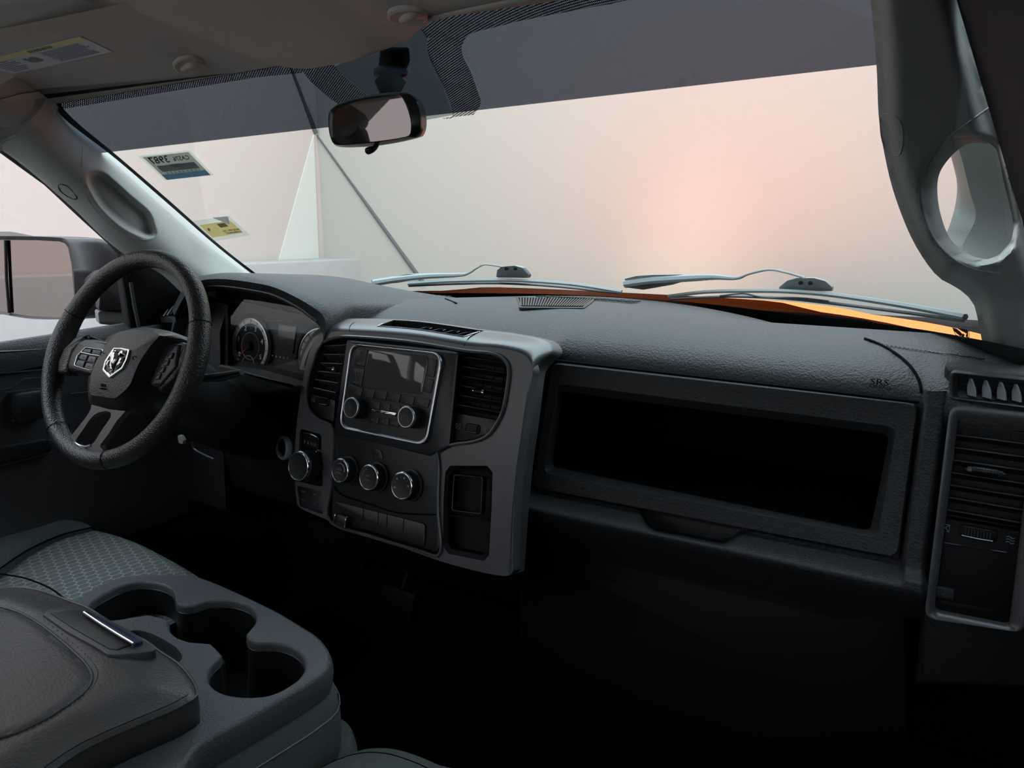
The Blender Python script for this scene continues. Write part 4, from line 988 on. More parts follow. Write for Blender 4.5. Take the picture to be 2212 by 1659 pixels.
# ---- ignition switch
IGP = Pl((-.26, .92, .78), (-.25, -1, .15))
ig = thing('ignition_switch', 'round silver ringed ignition switch between wheel and centre stack', 'ignition', IGP.at(611, 967))
c = IGP.at(611, 967, .002)
bm = NB(); lathe(bm, c, IGP.n, [(.0235, -.01), (.0245, .001), (.022, .0045), (.0185, .003), (.018, -.004)], 40); bmesh.ops.delete(bm, geom=[f_ for f_ in bm.faces if len(f_.verts) > 4], context='FACES'); part('silver_ring', bm, mat('silver_paint', (.62, .67, .70), .4, metal=.3), ig, 'silver painted ring', ang=60)
bm = NB(); lathe(bm, c, IGP.n, [(.0178, -.01), (.0178, -.003), (.013, -.001), (.0005, -.001)], 32); part('lock_face', bm, BLK, ig)
bm = NB(); box(bm, c, IGP.ax*.0012, IGP.ay*.007, IGP.n*.0008); box(bm, c+IGP.ax*.004, IGP.ax*.0008, IGP.ay*.005, IGP.n*.0008); part('key_slot', bm, DASHS, ig)
bm = NB(); prism(bm, roundpoly([IGP.at(a, b, -.012) for a, b in ((560, 880), (660, 860), (648, 1080), (560, 1060))], .01), -IGP.n*.02, .004); part('mount_panel', bm, BLK, ig)
bm = NB(); tube(bm, [IGP.at(583, 880, -.010), IGP.at(652, 891, -.010)], .0012, 5); part('seam', bm, DASHS, ig)
bm = NB(); prism(bm, roundpoly([IGP.at(a, b, .0) for a, b in ((594, 826), (656, 826), (650, 848), (640, 850), (588, 838))], .004), -IGP.n*.02, .002); part('ledge', bm, DASHS, ig)

# ================================================================ INSTRUMENT CLUSTER
CP = Pl((-.43, .972, .83), (0, -1, .12))
cl = thing('instrument_cluster', 'instrument cluster with two red needled dials behind a brownish clear lens', 'gauge cluster', CP.at(600, 740))
FACE = mat('cluster_face', (.028, .024, .025), .5)
bm = NB(); prism(bm, CP.pts([(470, 640), (700, 690), (690, 900), (470, 850)], -.014), (0, .01, 0)); part('dial_plate', bm, FACE, cl)
def dial(name, u, v, rx, nums, ndl, n_off, a0, a1, big=True):
    c = CP.at(u, v, -.010); R = rx
    bm = NB(); lathe(bm, c, CP.n, [(R*1.22, -.004), (R*1.2, .002), (R*1.1, .003), (R*1.06, -.0015), (R*1.04, -.002)], 48); bmesh.ops.delete(bm, geom=[f_ for f_ in bm.faces if len(f_.verts) > 4], context='FACES'); d = part(name, bm, BLK, cl, ang=60)
    bm = NB(); lathe(bm, c, CP.n, [(R*1.03, .0), (R*1.045, .0025), (R*1.0, .003), (R*.985, 0)], 48); bmesh.ops.delete(bm, geom=[f_ for f_ in bm.faces if len(f_.verts) > 4], context='FACES'); part('dial_rim', bm, SILV, d, ang=60)
    bm = NB(); NR = 48
    rows = [[c+CP.ax*r_*math.sin(a)+CP.ay*r_*math.cos(a)+CP.n*.0006 for a in [lerp(a0-.35, a1+.35, i/NR) for i in range(NR+1)]] for r_ in (R*.99, R*.84)]
    loft(bm, rows); part('scale_band', bm, mat(name+'_band', (.80, .77, .75), .5), d)
    bm = NB(); lathe(bm, c, CP.n, [(R*.84, -.002), (R*.84, .0004), (.0005, .0004)], 40); part('dial_face', bm, BLK, d)
    bm = NB(); lathe(bm, c, CP.n, [(R*.48, .0005), (R*.50, .0012), (R*.52, .0005)], 40); bmesh.ops.delete(bm, geom=[f_ for f_ in bm.faces if len(f_.verts) > 4], context='FACES'); part('inner_ring', bm, DIM, d)
    for i in range(len(nums)*2-1):
        a = lerp(a0, a1, i/(len(nums)*2-2)); dr = CP.ax*math.sin(a)+CP.ay*math.cos(a); tg = CP.n.cross(dr)
        bm = NB(); box(bm, c+dr*R*.92+CP.n*.001, tg*.0005, dr*R*.07, CP.n*.0003); part('tick', bm, BLKP, d)
    for i, s in enumerate(nums):
        a = lerp(a0, a1, i/(len(nums)-1)); dr = CP.ax*math.sin(a)+CP.ay*math.cos(a)
        text(s, c+dr*R*.70+CP.n*.0012, CP.ax, CP.ay, R*.26, WPRINT, d)
    dr = CP.ax*math.sin(ndl)+CP.ay*math.cos(ndl)
    bm = NB(); tube(bm, [c+dr*R*.1+CP.n*.004, c+dr*R*.95+CP.n*.004], [.0011, .0007], 6); part('needle', bm, REDM, d, 'red needle')
    bm = NB(); lathe(bm, c, CP.n, [(R*.17, .001), (R*.17, .006), (R*.12, .008), (.0005, .008)], 24); part('needle_hub', bm, BLK, d)
    return d, c
R1 = .057
d, c = dial('tachometer', 541, 748, R1, ['0', '1', '2', '3', '4', '5'], math.radians(-125), 0, math.radians(-120), math.radians(120))
c2 = c+CP.ax*R1*-.05-CP.ay*R1*.72+CP.n*.002
bm = NB(); lathe(bm, c2, CP.n, [(R1*.34, 0), (R1*.36, .0012), (R1*.38, 0)], 32); bmesh.ops.delete(bm, geom=[f_ for f_ in bm.faces if len(f_.verts) > 4], context='FACES'); part('small_dial_ring', bm, PRINT, d)
bm = NB(); tube(bm, [c2, c2-CP.ax*R1*.15+CP.ay*R1*.12, c2-CP.ax*R1*.18-CP.ay*R1*.05], .0009, 5); part('small_needle', bm, REDM, d, 'red needle')
d, c = dial('speedometer', 691, 775, R1, ['0', '10', '20', '30', '40', '50', '60', '70'], math.radians(-118), 0, math.radians(-112), math.radians(150))
bm = NB(); prism(bm, roundpoly(CP.pts([(604, 700), (640, 706), (632, 765), (596, 755)], -.011), .002, 3), -CP.n*.004); part('info_screen', bm, SCR, cl)
for i, s in enumerate('PRND2'): text(s, CP.at(589+i*8, 769+i*1.3, -.011), CP.ax, CP.ay, .0062, WPRINT, cl)
bm = NB(); loft(bm, [[CP.at(a, b, .010) for a, b in ((468, 640), (560, 650), (640, 664), (700, 690))], [CP.at(a, b, .004) for a, b in ((468, 860), (560, 840), (640, 850), (690, 870))]])
part('clear_lens', bm, glassmat('cluster_lens', (.85, .85, .85), .07), cl)
bm = NB(); prism(bm, CP.pts([(440, 640), (492, 660), (492, 850), (440, 850)], .012), (0, .012, 0)); prism(bm, CP.pts([(470, 815), (560, 822), (640, 834), (700, 842), (700, 890), (470, 870)], .014), (0, .04, 0), .003); part('lens_frame', bm, BLK, cl)

# ================================================================ STEERING COLUMN AND WHEEL
WC = V((0.77-1.214, .655, 1.05-.205)); tl, yw = .434, .099
Wn = V((math.sin(yw)*math.cos(tl), -math.cos(yw)*math.cos(tl), math.sin(tl))).normalized()
WP = Pl(WC, Wn)
def W(a, b, c=0.0): return WC+WP.ax*a+WP.ay*b+WP.n*c
sc = thing('steering_column', 'black steering column shroud between the wheel and the dashboard', 'steering column', W(0, 0, -.1))
bm = NB(); rows = []
for (dn, rx, ry, oy) in ((-.035, .055, .055, 0), (-.05, .07, .062, -.004), (-.10, .08, .062, -.02), (-.16, .09, .06, -.035), (-.22, .095, .06, -.05), (-.30, .095, .06, -.06)):
    rows.append([W(rx*(abs(math.cos(a))**.75)*(1 if math.cos(a) > 0 else -1), oy+ry*(abs(math.sin(a))**.75)*(1 if math.sin(a) > 0 else -1), dn) for a in [2*math.pi*k/40 for k in range(40)]])
loft(bm, rows, True, True, True); part('shroud', bm, DASHS, sc, ang=60)
bm = NB(); tube(bm, [W(.06, -.01, -.09), W(.14, .0, -.085), W(.19, .012, -.08)], [.006, .008, .005], 10); part('stalk', bm, DASHS, sc)
bm = NB(); prism(bm, roundpoly([PY(a, b, .86) for a, b in ((470, 786), (500, 792), (600, 822), (650, 836), (590, 846), (470, 862), (462, 825))], .01), (0, .08, -.02), .006, 3); part('shroud_collar', bm, mat('column_plastic', (.03, .034, .038), .4), sc)
sw = thing('steering_wheel', 'black leather rimmed steering wheel with chrome emblem and grey lower spokes', 'steering wheel', WC)
RR = .1745
bm = NB(); pth = [W(RR*math.cos(a), RR*math.sin(a)) for a in [2*math.pi*k/96 for k in range(96)]]
rad = []
for k in range(96):
    a = 2*math.pi*k/96; g = 0
    for c0 in (math.radians(0), math.radians(180)): g = max(g, math.exp(-((math.atan2(math.sin(a-c0), math.cos(a-c0)))/.35)**2))
    rad.append((.0165+.002*g, .0155+.003*g))
tube(bm, pth, rad, 20, True, flat=WP.n); part('rim', bm, WHEELL, sw, ang=80)
for a in (math.radians(158), math.radians(22), math.radians(232), math.radians(285)):
    bm = NB(); cc = W(RR*math.cos(a), RR*math.sin(a)); rdv = WP.ax*math.cos(a)+WP.ay*math.sin(a)
    tube(bm, [cc+WP.n*(.0172*math.cos(t))+rdv*(.0168*math.sin(t)) for t in [2*math.pi*k/24 for k in range(24)]], .0006, 4, True); part('rim_seam', bm, SEAM, sw)
# hub
HF = [(261, 716), (297, 712), (333, 718), (345, 724), (329, 742), (320, 754), (302, 781), (290, 808), (279, 833), (254, 857), (243, 860), (222, 857), (196, 852), (193, 835), (196, 811), (204, 788), (212, 773), (232, 742), (246, 724)]
HB = [(240, 724), (297, 708), (345, 711), (388, 724), (384, 748), (352, 785), (330, 825), (305, 856), (272, 888), (235, 886), (212, 882), (194, 872), (190, 850), (191, 812), (200, 780), (216, 752), (228, 735)]
HFs = spx(HF, 64); HBs = byang(spx(HB, 400), 64) if False else None
def align(A, B):
    """index shift of closed loop B that best matches A (same count)"""
    n = len(A); best = min(range(n), key=lambda s: sum((A[i][0]-B[(i+s) % n][0])**2+(A[i][1]-B[(i+s) % n][1])**2 for i in range(0, n, 4)))
    return [B[(i+best) % n] for i in range(n)]
HFs = resamp(spx(HF, 160), 64); HBs = align(HFs, resamp(spx(HB, 160), 64))
HUBM = mat('hub_vinyl', (.030, .027, .027), .42, grain=.45, gs=480)
bm = NB(); f0 = [WP.at(a, b, .030) for a, b in HFs]; cF = sum(f0, V())/64
f1 = [WP.at(a, b, -.003) for a, b in HBs]; f2 = [p-WP.n*.03 for p in f1]
capr = [[lerp(cF+WP.n*.006, p, s)-WP.n*(.0)+WP.n*(.006*(1-s*s)-(1-s)*.006) for p in f0] for s in (.02, .4, .75, .95)]
loft(bm, capr+[f0, [lerp(a, b, .12)-WP.n*.003 for a, b in zip(f0, f1)], f1, f2], True, True, True); part('airbag_hub', bm, HUBM, sw, ang=40)
def WO(u, v, off): return WP.at(u, v, off)
text('SRS', WO(223, 833, .0335), WP.ax, WP.ay, .007, SEAM, sw, wid=1.3); text('AIRBAG', WO(223, 840, .0335), WP.ax, WP.ay, .004, SEAM, sw, wid=1.3)
# horn marks
for u, v in ((221, 765), (290, 773)):
    bm = NB(); cc = WO(u, v, .0338); tube(bm, [cc+WP.ax*.004*math.cos(t)+WP.ay*.003*math.sin(t) for t in (0, .8, 1.6, 2.4, 3.14, 4, 4.8)], .0005, 4); part('horn_mark', bm, SEAM, sw)
# shield emblem with a horned head in relief
em = [(246, 750), (262, 750), (280, 754.5), (272, 775), (262, 800), (247, 811.5), (236, 817), (228, 811), (222, 797), (225, 785), (234, 765)]
shield = [(246.5, 750.5), (263, 751), (280.5, 755), (275, 776), (264, 797), (236, 816.5), (221.5, 800), (226, 782), (236, 766)]
bm = NB(); oo = roundpoly([WO(a, b, .0375) for a, b in shield], .002, 3); ce = sum(oo, V())/len(oo)
ring(bm, oo, [lerp(p, ce, .15) for p in oo], -WP.n*.005, .0012); emb = part('shield_emblem', bm, CHR, sw, 'chrome shield emblem with a horned sheep head')
bm = NB(); prism(bm, [lerp(p, ce, .15)-WP.n*.001 for p in oo], -WP.n*.002); part('shield_field', bm, GLOSSB, emb)
def relief(px, h=.003, par=emb, m=CHR, nm='relief'):
    bm = NB(); P_ = [WO(a, b, .0375) for a, b in px]; cc = sum(P_, V())/len(P_); P_ = roundpoly(P_, .001, 2)
    loft(bm, [P_, [lerp(p, cc, .25)+WP.n*h*.7 for p in P_], [lerp(p, cc, .7)+WP.n*h for p in P_]], True, True, True); return part(nm, bm, m, par, ang=50)
relief([(247, 756), (252, 758), (255, 764), (254, 776), (247, 788), (243, 800), (240, 804), (237, 798), (240, 786), (241, 772), (240, 764)], .004)
for px in ([(241, 763), (246, 756), (250, 758), (249, 766), (243, 773), (238, 777), (235, 774)], [(256, 765), (262, 757), (269, 756), (273, 760), (271, 768), (263, 764), (257, 774)],
           [(236, 777), (240, 779), (237, 790), (236, 797), (231, 791), (232, 783)], [(263, 769), (268, 772), (266, 783), (258, 792), (250, 799), (253, 790), (261, 781)], [(240, 803), (243, 801), (244, 806), (239, 809)]):
    relief(px, .0035)
# left and right button pods
def podpoly(px, off, rr=.004): return roundpoly([WO(a, b, off) for a, b in px], rr, 4)
POD = mat('pod_black', (.022, .021, .022), .35)
bm = NB(); prism(bm, podpoly([(168, 738), (182, 731), (200, 731), (240, 738), (232, 765), (208, 790), (198, 812), (145, 799), (144, 790), (152, 762)], .012), -WP.n*.03, .006, 3); part('spoke', bm, POD, sw)
bm = NB(); ro = podpoly([(184, 749.5), (224, 755), (221, 765), (206, 778), (199, 801), (192, 800), (159, 789.5), (166, 768)], .0155, .004); ring(bm, ro, [lerp(p, sum(ro, V())/len(ro), .07) for p in ro], -WP.n*.005, .0008); part('switch_ring', bm, SILV, sw, 'silver ring round the left switches')
bm = NB(); tube(bm, [WO(174, 761, .0155), WO(196, 766, .0155), WO(215, 769, .0155)], .0012, 6); part('switch_ring', bm, SILV, sw)
SWB = mat('switch_button', (.045, .045, .05), .3)
def wbtn(px, lbl=None):
    bm = NB(); prism(bm, podpoly(px, .0165, .002), -WP.n*.005, .0015); b = part('switch_button', bm, SWB, sw)
    if lbl:
        cc = sum([WO(a, b_, .0168) for a, b_ in px], V())/4; text(lbl, cc, WP.ax, WP.ay, .006, DIM, b)
wbtn([(183, 753), (197, 754), (194, 763), (177, 760)]); wbtn([(200, 755), (219, 758), (214, 767), (197, 764)])
wbtn([(175, 764), (189, 767), (184, 779), (169, 775)], '+'); wbtn([(192, 768), (208, 771), (203, 784), (187, 781)], '>')
wbtn([(168, 777), (183, 780), (178, 794), (162, 788)], '-'); wbtn([(186, 783), (202, 787), (196, 800), (181, 795)], '<')
bm = NB(); prism(bm, podpoly([(352, 748), (372, 740), (388, 742), (380, 790), (345, 832), (325, 834), (322, 825), (335, 795)], .010), -WP.n*.03, .005, 3); part('spoke', bm, POD, sw)
for i in range(4):
    u, v = 368-i*9, 768+i*15
    bm = NB(); prism(bm, podpoly([(u-5, v-6), (u+6, v-7), (u+1, v+6), (u-9, v+7)], .013, .001), -WP.n*.004, .0012); part('switch_button', bm, SWB, sw)
bm = NB(); prism(bm, podpoly([(136, 752), (160, 728), (182, 722), (200, 727), (180, 734), (156, 756), (144, 792), (144, 806), (122, 806), (124, 780)], .008, .006), -WP.n*.022, .006, 3); part('spoke_root', bm, WHEELL, sw)
bm = NB(); prism(bm, podpoly([(384, 735), (404, 742), (398, 780), (370, 822), (342, 846), (336, 838), (360, 812), (380, 780)], .006, .006), -WP.n*.022, .006, 3); part('spoke_root', bm, WHEELL, sw)
# lower double spoke
SO = [(198, 874), (235, 884), (271, 888), (262, 898), (253, 908), (234, 938), (215, 963), (224, 975), (190, 985), (150, 968), (147, 953), (150, 946), (170, 921), (188, 898), (195, 886)]
SH = [(221, 889), (232, 888), (239, 892), (239, 900), (236, 906), (218, 932), (204, 954), (196, 960), (184, 963), (172, 961), (165, 955), (165, 949), (180, 927), (196, 904), (208, 893)]
bm = NB(); so = [WO(a, b, .004) for a, b in resamp(SO, 70)]; shh = [WO(a, b, .004) for a, b in resamp(spx(SH, 100), 60)]
holeplate(bm, so, [shh], -WP.n*.010); part('spoke', bm, SPOKE, sw, 'grey lower double spoke', ang=30)
bm = NB(); tube(bm, [WO(a, b, .0045) for a, b in spx([(196, 962), (184, 965), (172, 963), (163, 956), (164, 947)], 16, False)], .0022, 8); part('spoke_lip', bm, SILV, sw)
# pedals glimpsed below
pd = thing('brake_pedal', 'dim brake pedal arm below the steering column', 'pedal', (-.32, 1.2, .25))
bm = NB(); box(bm, (-.33, 1.18, .20), (.05, 0, 0), (0, .01, .03), (0, -.012, .004), .004); tube(bm, [V((-.33, 1.19, .22)), V((-.32, 1.28, .40)), V((-.32, 1.35, .5))], .008, 8); part('pedal_pad', bm, BLK, pd)
rl = thing('release_lever', 'small pale lever hanging under the dash beyond the wheel rim', 'lever', PY(387, 950, .88))
bm = NB(); prism(bm, roundpoly([PY(a, b, .88) for a, b in ((383, 940), (390, 942), (396, 952), (393, 960), (385, 957))], .003), (0, .008, 0), .001); part('lever_tab', bm, STONE, rl)
bm = NB(); tube(bm, smoothloop([PY(a, b, .90) for a, b in ((415, 955), (418, 968), (432, 978), (462, 992))], 12, False), .0022, 6); tag(part('release_lever', bm, BEZ), 'thin dark curved release handle below the dash', 'lever')

# ================================================================ REAR VIEW MIRROR
ph = math.radians(12.8)
MP = Pl(PX(805, 260, 0.0), (-math.sin(ph), -math.cos(ph), -.06))
mr = thing('rear_view_mirror', 'black framed rear view mirror hanging from the windshield', 'mirror', MP.at(805, 260))
MG = [(728, 236), (745, 228), (779, 217.5), (820, 211), (862, 208), (869, 212), (880, 235), (887, 262), (887, 284), (880, 294), (830, 303), (780, 308), (735, 311), (725, 303), (719, 280), (720, 248)]
MO = [(715, 236), (735, 222), (775, 210), (820, 202), (872, 199), (893, 211), (905, 235), (909, 265), (905, 288), (893, 299), (830, 313), (775, 318), (730, 317), (718, 304), (711, 278), (710, 250)]
mg = [MP.at(a, b, 0) for a, b in resamp(spx(MG, 120), 64)]
mo_px = align(resamp(spx(MG, 120), 64), resamp(spx(MO, 120), 64)); mo = [MP.at(a, b, -.006) for a, b in mo_px]
cM = sum(mg, V())/64
bm = NB(); loft(bm, [mg, [lerp(a, b, .35)+MP.n*.005 for a, b in zip(mg, mo)], [lerp(a, b, .8)+MP.n*.002 for a, b in zip(mg, mo)], mo, [lerp(p, cM, .06)-MP.n*.015 for p in mo], [lerp(p, cM, .4)-MP.n*.028 for p in mo]], True, False, True); part('housing', bm, mat('mirror_plastic', (.008, .008, .009), .3), mr, ang=60)
bm = NB(); prism(bm, [lerp(p, cM, -.01)-MP.n*.0002 for p in mg], -MP.n*.003); part('mirror_glass', bm, mat('tinted_mirror', (.30, .27, .27), .02, metal=1), mr, 'mirror glass')
bm = NB(); tube(bm, smoothloop([MP.at(812, 312, -.008), MP.at(812, 318, .002), MP.at(803, 323, .012), MP.at(792, 327, .014)], 12, False), [.004, .004, .0035, .003, .003, .0035, .004, .0045, .005, .0052, .005, .003], 10); part('tilt_lever', bm, BLK, mr)
top = WS(850, 132, -.015)
bm = NB(); b0 = MP.at(842, 205, -.025)
rows = []
for t, rx, ry in ((0, .013, .010), (.15, .017, .013), (.45, .024, .016), (.6, .018, .016), (.68, .026, .018), (.9, .028, .018), (1, .022, .014)):
    c = lerp(b0, top, t); rows.append([c+RT*rx*math.cos(a)+FW*ry*math.sin(a) for a in [2*math.pi*k/12 for k in range(12)]])
loft(bm, rows, True, True, True); part('mount_arm', bm, BLK, mr)
bm = NB(); prism(bm, roundpoly([WS(a, b, -.008) for a, b in ((824, 100), (884, 100), (886, 130), (868, 172), (845, 165), (818, 146))], .004), WN*.006, .002); part('mount_plate', bm, BLK, mr)

# ================================================================ WIPERS (outside the glass)
WIPM = mat('wiper_black', (.10, .11, .12), .42, spec=.6); WIPL = mat('wiper_grey', (.20, .22, .225), .5)  # WIPL is a paler grey for arms, bridges and blade frames
def wiper(label, arm, armw, pivot, bridge, blade, holes, extra):
    t = thing('windshield_wiper', label, 'wiper', WS(*arm[0], .02))
    bm = NB(); tube(bm, [WS(a, b, .025) for a, b in spx(arm, 40, False)], [interp(armw, i/39) for i in range(40)], 8, flat=WN); part('arm', bm, WIPL, t)
    bm = NB(); P_ = [WS(a, b, .03) for a, b in pivot]; prism(bm, roundpoly(P_, .004, 3), (0, .012, 0), .003); pv = part('arm_base', bm, WIPL, t)
    bm = NB(); P_ = [WS(a, b, .022) for a, b in bridge]; prism(bm, roundpoly(P_, .006, 4), (0, .014, .0), .003); br = part('bridge', bm, WIPL, t)
    for u, v in holes:
        bm = NB(); lathe(bm, WS(u, v, .019), (0, -1, .0), [(.0035, -.004), (.0035, .002), (.0005, .002)], 12); part('rivet_hole', bm, SEAM, br)
    for px, rad_, m_, nm_ in blade:
        bm = NB(); tube(bm, [WS(a, b, .012) for a, b in spx(px, 40, False)], rad_, 6, flat=WN); part(nm_, bm, m_, t)
    return t
wiper('right hand wiper, its long blade running toward the passenger pillar', [(1345, 633), (1400, 626), (1470, 622), (1530, 620), (1578, 623), (1605, 614), (1645, 606), (1680, 612), (1720, 624)], [(0, .010), (.3, .008), (.5, .0035), (.6, .0022), (1, .0022)],
      [(1340, 626), (1365, 620), (1400, 618), (1480, 618), (1500, 622), (1440, 640), (1380, 650), (1345, 645)],
      [(1668, 640), (1685, 626), (1705, 621), (1740, 621), (1765, 628), (1780, 642), (1778, 650), (1668, 650)],
      [([(1440, 650), (1520, 641), (1620, 639), (1700, 641), (1800, 650), (1950, 674), (2070, 698)], .0045, WIPL, 'blade_frame'),
       ([(1445, 656), (1560, 651), (1680, 655), (1800, 668), (1950, 688), (2065, 705)], .003, WIPM, 'squeegee'),
       ([(1550, 649), (1600, 645), (1640, 652), (1720, 655), (1780, 662)], .0018, WIPM, 'blade_clip')], [(1716, 629), (1736, 630)], None)
wiper('left hand wiper, short blade parked in the middle of the windshield', [(805, 628), (860, 620), (920, 614), (985, 612), (1008, 609), (1030, 596), (1045, 590), (1075, 594), (1100, 600)], [(0, .009), (.3, .007), (.5, .0032), (.6, .0022), (1, .0022)],
      [(800, 624), (830, 620), (880, 612), (920, 612), (900, 624), (850, 632), (802, 634)],
      [(1070, 600), (1080, 592), (1108, 590), (1125, 595), (1138, 610), (1136, 617), (1068, 616)],
      [([(880, 621), (960, 616), (1060, 614), (1140, 616), (1240, 624), (1340, 640)], .005, WIPL, 'blade_frame'),
       ([(882, 626), (980, 622), (1080, 621), (1200, 628), (1335, 643)], .003, WIPM, 'squeegee')], [(1091, 595), (1110, 595)], None)
# small ram head mark on the glass at the right
mk = thing('corner_decal', 'tiny black badge decal with horned head at lower right glass corner', 'sticker', WS(2087, 709, -.008))
bm = NB(); dp = [WS(a, b, -.010) for a, b in ((2069, 695), (2107, 701), (2108, 718), (2093, 720), (2076, 713))]; oo = roundpoly(dp, .003, 3); cc = sum(oo, V())/len(oo); ring(bm, oo, [lerp(p, cc, .08) for p in oo], WN*.0006); part('decal_edge', bm, DKG, mk)
for px in ([(2071, 698), (2079, 700), (2087, 706), (2092, 712), (2088, 716), (2080, 710), (2073, 704)], [(2082, 699), (2095, 700), (2105, 704), (2104, 712), (2098, 708), (2090, 704)], [(2093, 710), (2097, 713), (2095, 718), (2089, 717)], [(2100, 712), (2105, 711), (2104, 717), (2099, 717)]):
    bm = NB(); prism(bm, [WS(a, b, -.010) for a, b in px], WN*.0006); part('horned_head', bm, BLKP, mk)

def translucent(name, col, tr=.7):
    m = bpy.data.materials.new(name); m.use_nodes = True; N = m.node_tree.nodes; L = m.node_tree.links
    N.remove(N['Principled BSDF']); d = N.new('ShaderNodeBsdfDiffuse'); t = N.new('ShaderNodeBsdfTransparent'); mx = N.new('ShaderNodeMixShader')
    d.inputs[0].default_value = (*col, 1); t.inputs[0].default_value = (*col, 1); mx.inputs[0].default_value = tr
    L.new(d.outputs[0], mx.inputs[1]); L.new(t.outputs[0], mx.inputs[2]); L.new(mx.outputs[0], N['Material Output'].inputs[0]); return m
# ================================================================ EXTERIOR DOOR MIRROR
XM = Pl(PX(80, 600, -1.10), (.30, -1, .02))
em_ = thing('door_mirror', 'large dark driver side mirror outside the left window', 'mirror', XM.at(80, 600))
MOx = resamp(spx([(-70, 512), (0, 510), (80, 511), (140, 515), (150, 525), (157, 560), (161, 620), (162, 665), (152, 685), (120, 690), (60, 688), (0, 678), (-70, 665)], 120), 60)
Mg = resamp(roundpx := [(-66, 519), (0, 518), (80, 519), (135, 522), (146, 530), (155, 575), (160, 640), (160, 668), (150, 682), (120, 686), (60, 683), (0, 673), (-66, 660)], 60)
MOx = align(Mg, MOx)
bm = NB(); a0 = [XM.at(a, b, 0) for a, b in Mg]; a1 = [XM.at(a, b, .006) for a, b in MOx]
off_b = V((.14, .075, -.005)); cB = sum(a1, V())/60
back1 = [p+V((.045, .05, 0)) for p in a1]; back2 = [lerp(p, cB, .18)+V((.10, .10, -.0)) for p in a1]; back3 = [lerp(p, cB, .45)+V((.12, .13, 0)) for p in a1]
loft(bm, [a0, a1, back1, back2, back3], True, False, True); part('housing', bm, mat('mirror_shell', (.022, .018, .019), .35, spec=.6), em_, ang=60)
bm = NB(); prism(bm, [p-XM.n*.001 for p in a0], -XM.n*.004); part('mirror_glass', bm, mat('outer_mirror', (.36, .29, .27), .03, metal=1), em_, 'main mirror glass')
bm = NB(); tube(bm, [XM.at(12, 519, .003), XM.at(14, 600, .004), XM.at(20, 676, .003)], .0035, 8); part('divider', bm, BLK, em_)
bm = NB(); tube(bm, [PX(196, 612, -.98), PX(214, 600, -.92), PX(245, 625, -.86)], [.016, .018, .016], 12); part('upper_arm', bm, mat('arm_dark', (.03, .028, .028), .45), em_)
bm = NB(); prism(bm, roundpoly([PX(a, b, -.86) for a, b in ((210, 672), (282, 674), (288, 706), (240, 703), (214, 700))], .006), (-.05, .02, 0), .004); part('lower_arm', bm, mat('arm_grey', (.20, .19, .18), .5), em_)
bm = NB(); prism(bm, roundpoly([PX(a, b, -.855) for a, b in ((218, 610), (282, 600), (286, 672), (212, 670))], .006), (-.05, .02, 0), .004); part('mount_plate', bm, bpy.data.materials['arm_dark'], em_)

# ================================================================ CONSOLE (folded centre seat back with cup holders)
TZ = .51
def T(u, v, z=0.0): return PZ(u, v, TZ+z)
tr = thing('cup_holder_console', 'grained grey cup holder tray at the front of the folded centre seat', 'console', T(500, 1400))
ox = [(-60, 1420), (100, 1330), (156, 1299), (205, 1268), (253, 1247), (300, 1240), (344, 1239), (390, 1240), (434, 1246), (490, 1268), (543, 1292), (600, 1320), (651, 1350), (685, 1372), (705, 1393), (715, 1412), (716, 1430), (705, 1448), (683, 1464), (651, 1485), (600, 1514), (506, 1567), (445, 1600), (416, 1622), (400, 1650), (340, 1690), (200, 1700), (0, 1640)]
def zt_(u, v): return .020*sm(560-(u+(v-1300)*-.2), 0, 700)*0
hx = [(x*.3617, 1100+y*.3617) for x, y in ((530, 590), (555, 550), (600, 517), (700, 465), (780, 442), (850, 433), (920, 436), (985, 452), (1030, 480), (1046, 510), (1045, 545), (1062, 572), (1110, 580), (1150, 578), (1190, 563), (1230, 550), (1330, 542), (1400, 546), (1460, 563), (1510, 590), (1532, 625), (1528, 675), (1500, 712), (1470, 738), (1468, 760), (1490, 785), (1530, 800), (1590, 800), (1640, 798), (1710, 810), (1770, 838), (1815, 885), (1824, 930), (1810, 980), (1770, 1025), (1700, 1070), (1650, 1095), (1590, 1113), (1500, 1120), (1430, 1118), (1350, 1105), (1290, 1080), (1250, 1040), (1237, 1000), (1250, 950), (1290, 905), (1325, 885), (1325, 865), (1290, 830), (1262, 800), (1200, 795), (1130, 790), (1050, 762), (1015, 725), (1005, 690), (1012, 665), (980, 650), (890, 627), (800, 640), (720, 655), (640, 660), (580, 650), (545, 628))]
sx_ = [(x*.3617, 1100+y*.3617) for x, y in ((770, 728), (830, 725), (900, 745), (980, 785), (1050, 830), (1080, 870), (1080, 900), (1060, 915), (1000, 890), (900, 830), (800, 770))]
H = resamp(hx, 110)
o3 = [T(a, b) for a, b in resamp(spx(ox, 200), 120)]; h3 = [T(a, b) for a, b in H]; s3 = [T(a, b) for a, b in resamp(sx_, 36)]
cT = sum(o3, V())/len(o3)
def grow(loop, d):
    """offset a horizontal loop outwards by d"""
    n = len(loop); area = sum(loop[i-1].x*loop[i].y-loop[i].x*loop[i-1].y for i in range(n)); sg = 1 if area > 0 else -1
    out = []
    for i in range(n):
        t = (loop[(i+1) % n]-loop[i-1]); t.z = 0; t.normalize(); out.append(loop[i]+V((t.y, -t.x, 0))*d*sg)
    return out
bm = NB(); oi = grow(o3, -.005); hi = grow(h3, .003); si = grow(s3, .0015)
holeplate(bm, oi, [hi, si], (0, 0, -.0005))
dn = lambda L_, z: [p+V((0, 0, z)) for p in L_]
loft(bm, [oi, dn(grow(o3, -.0015), -.0015), dn(o3, -.005), dn(grow(o3, .002), -.016), dn(grow(o3, -.001), -.036)], True)
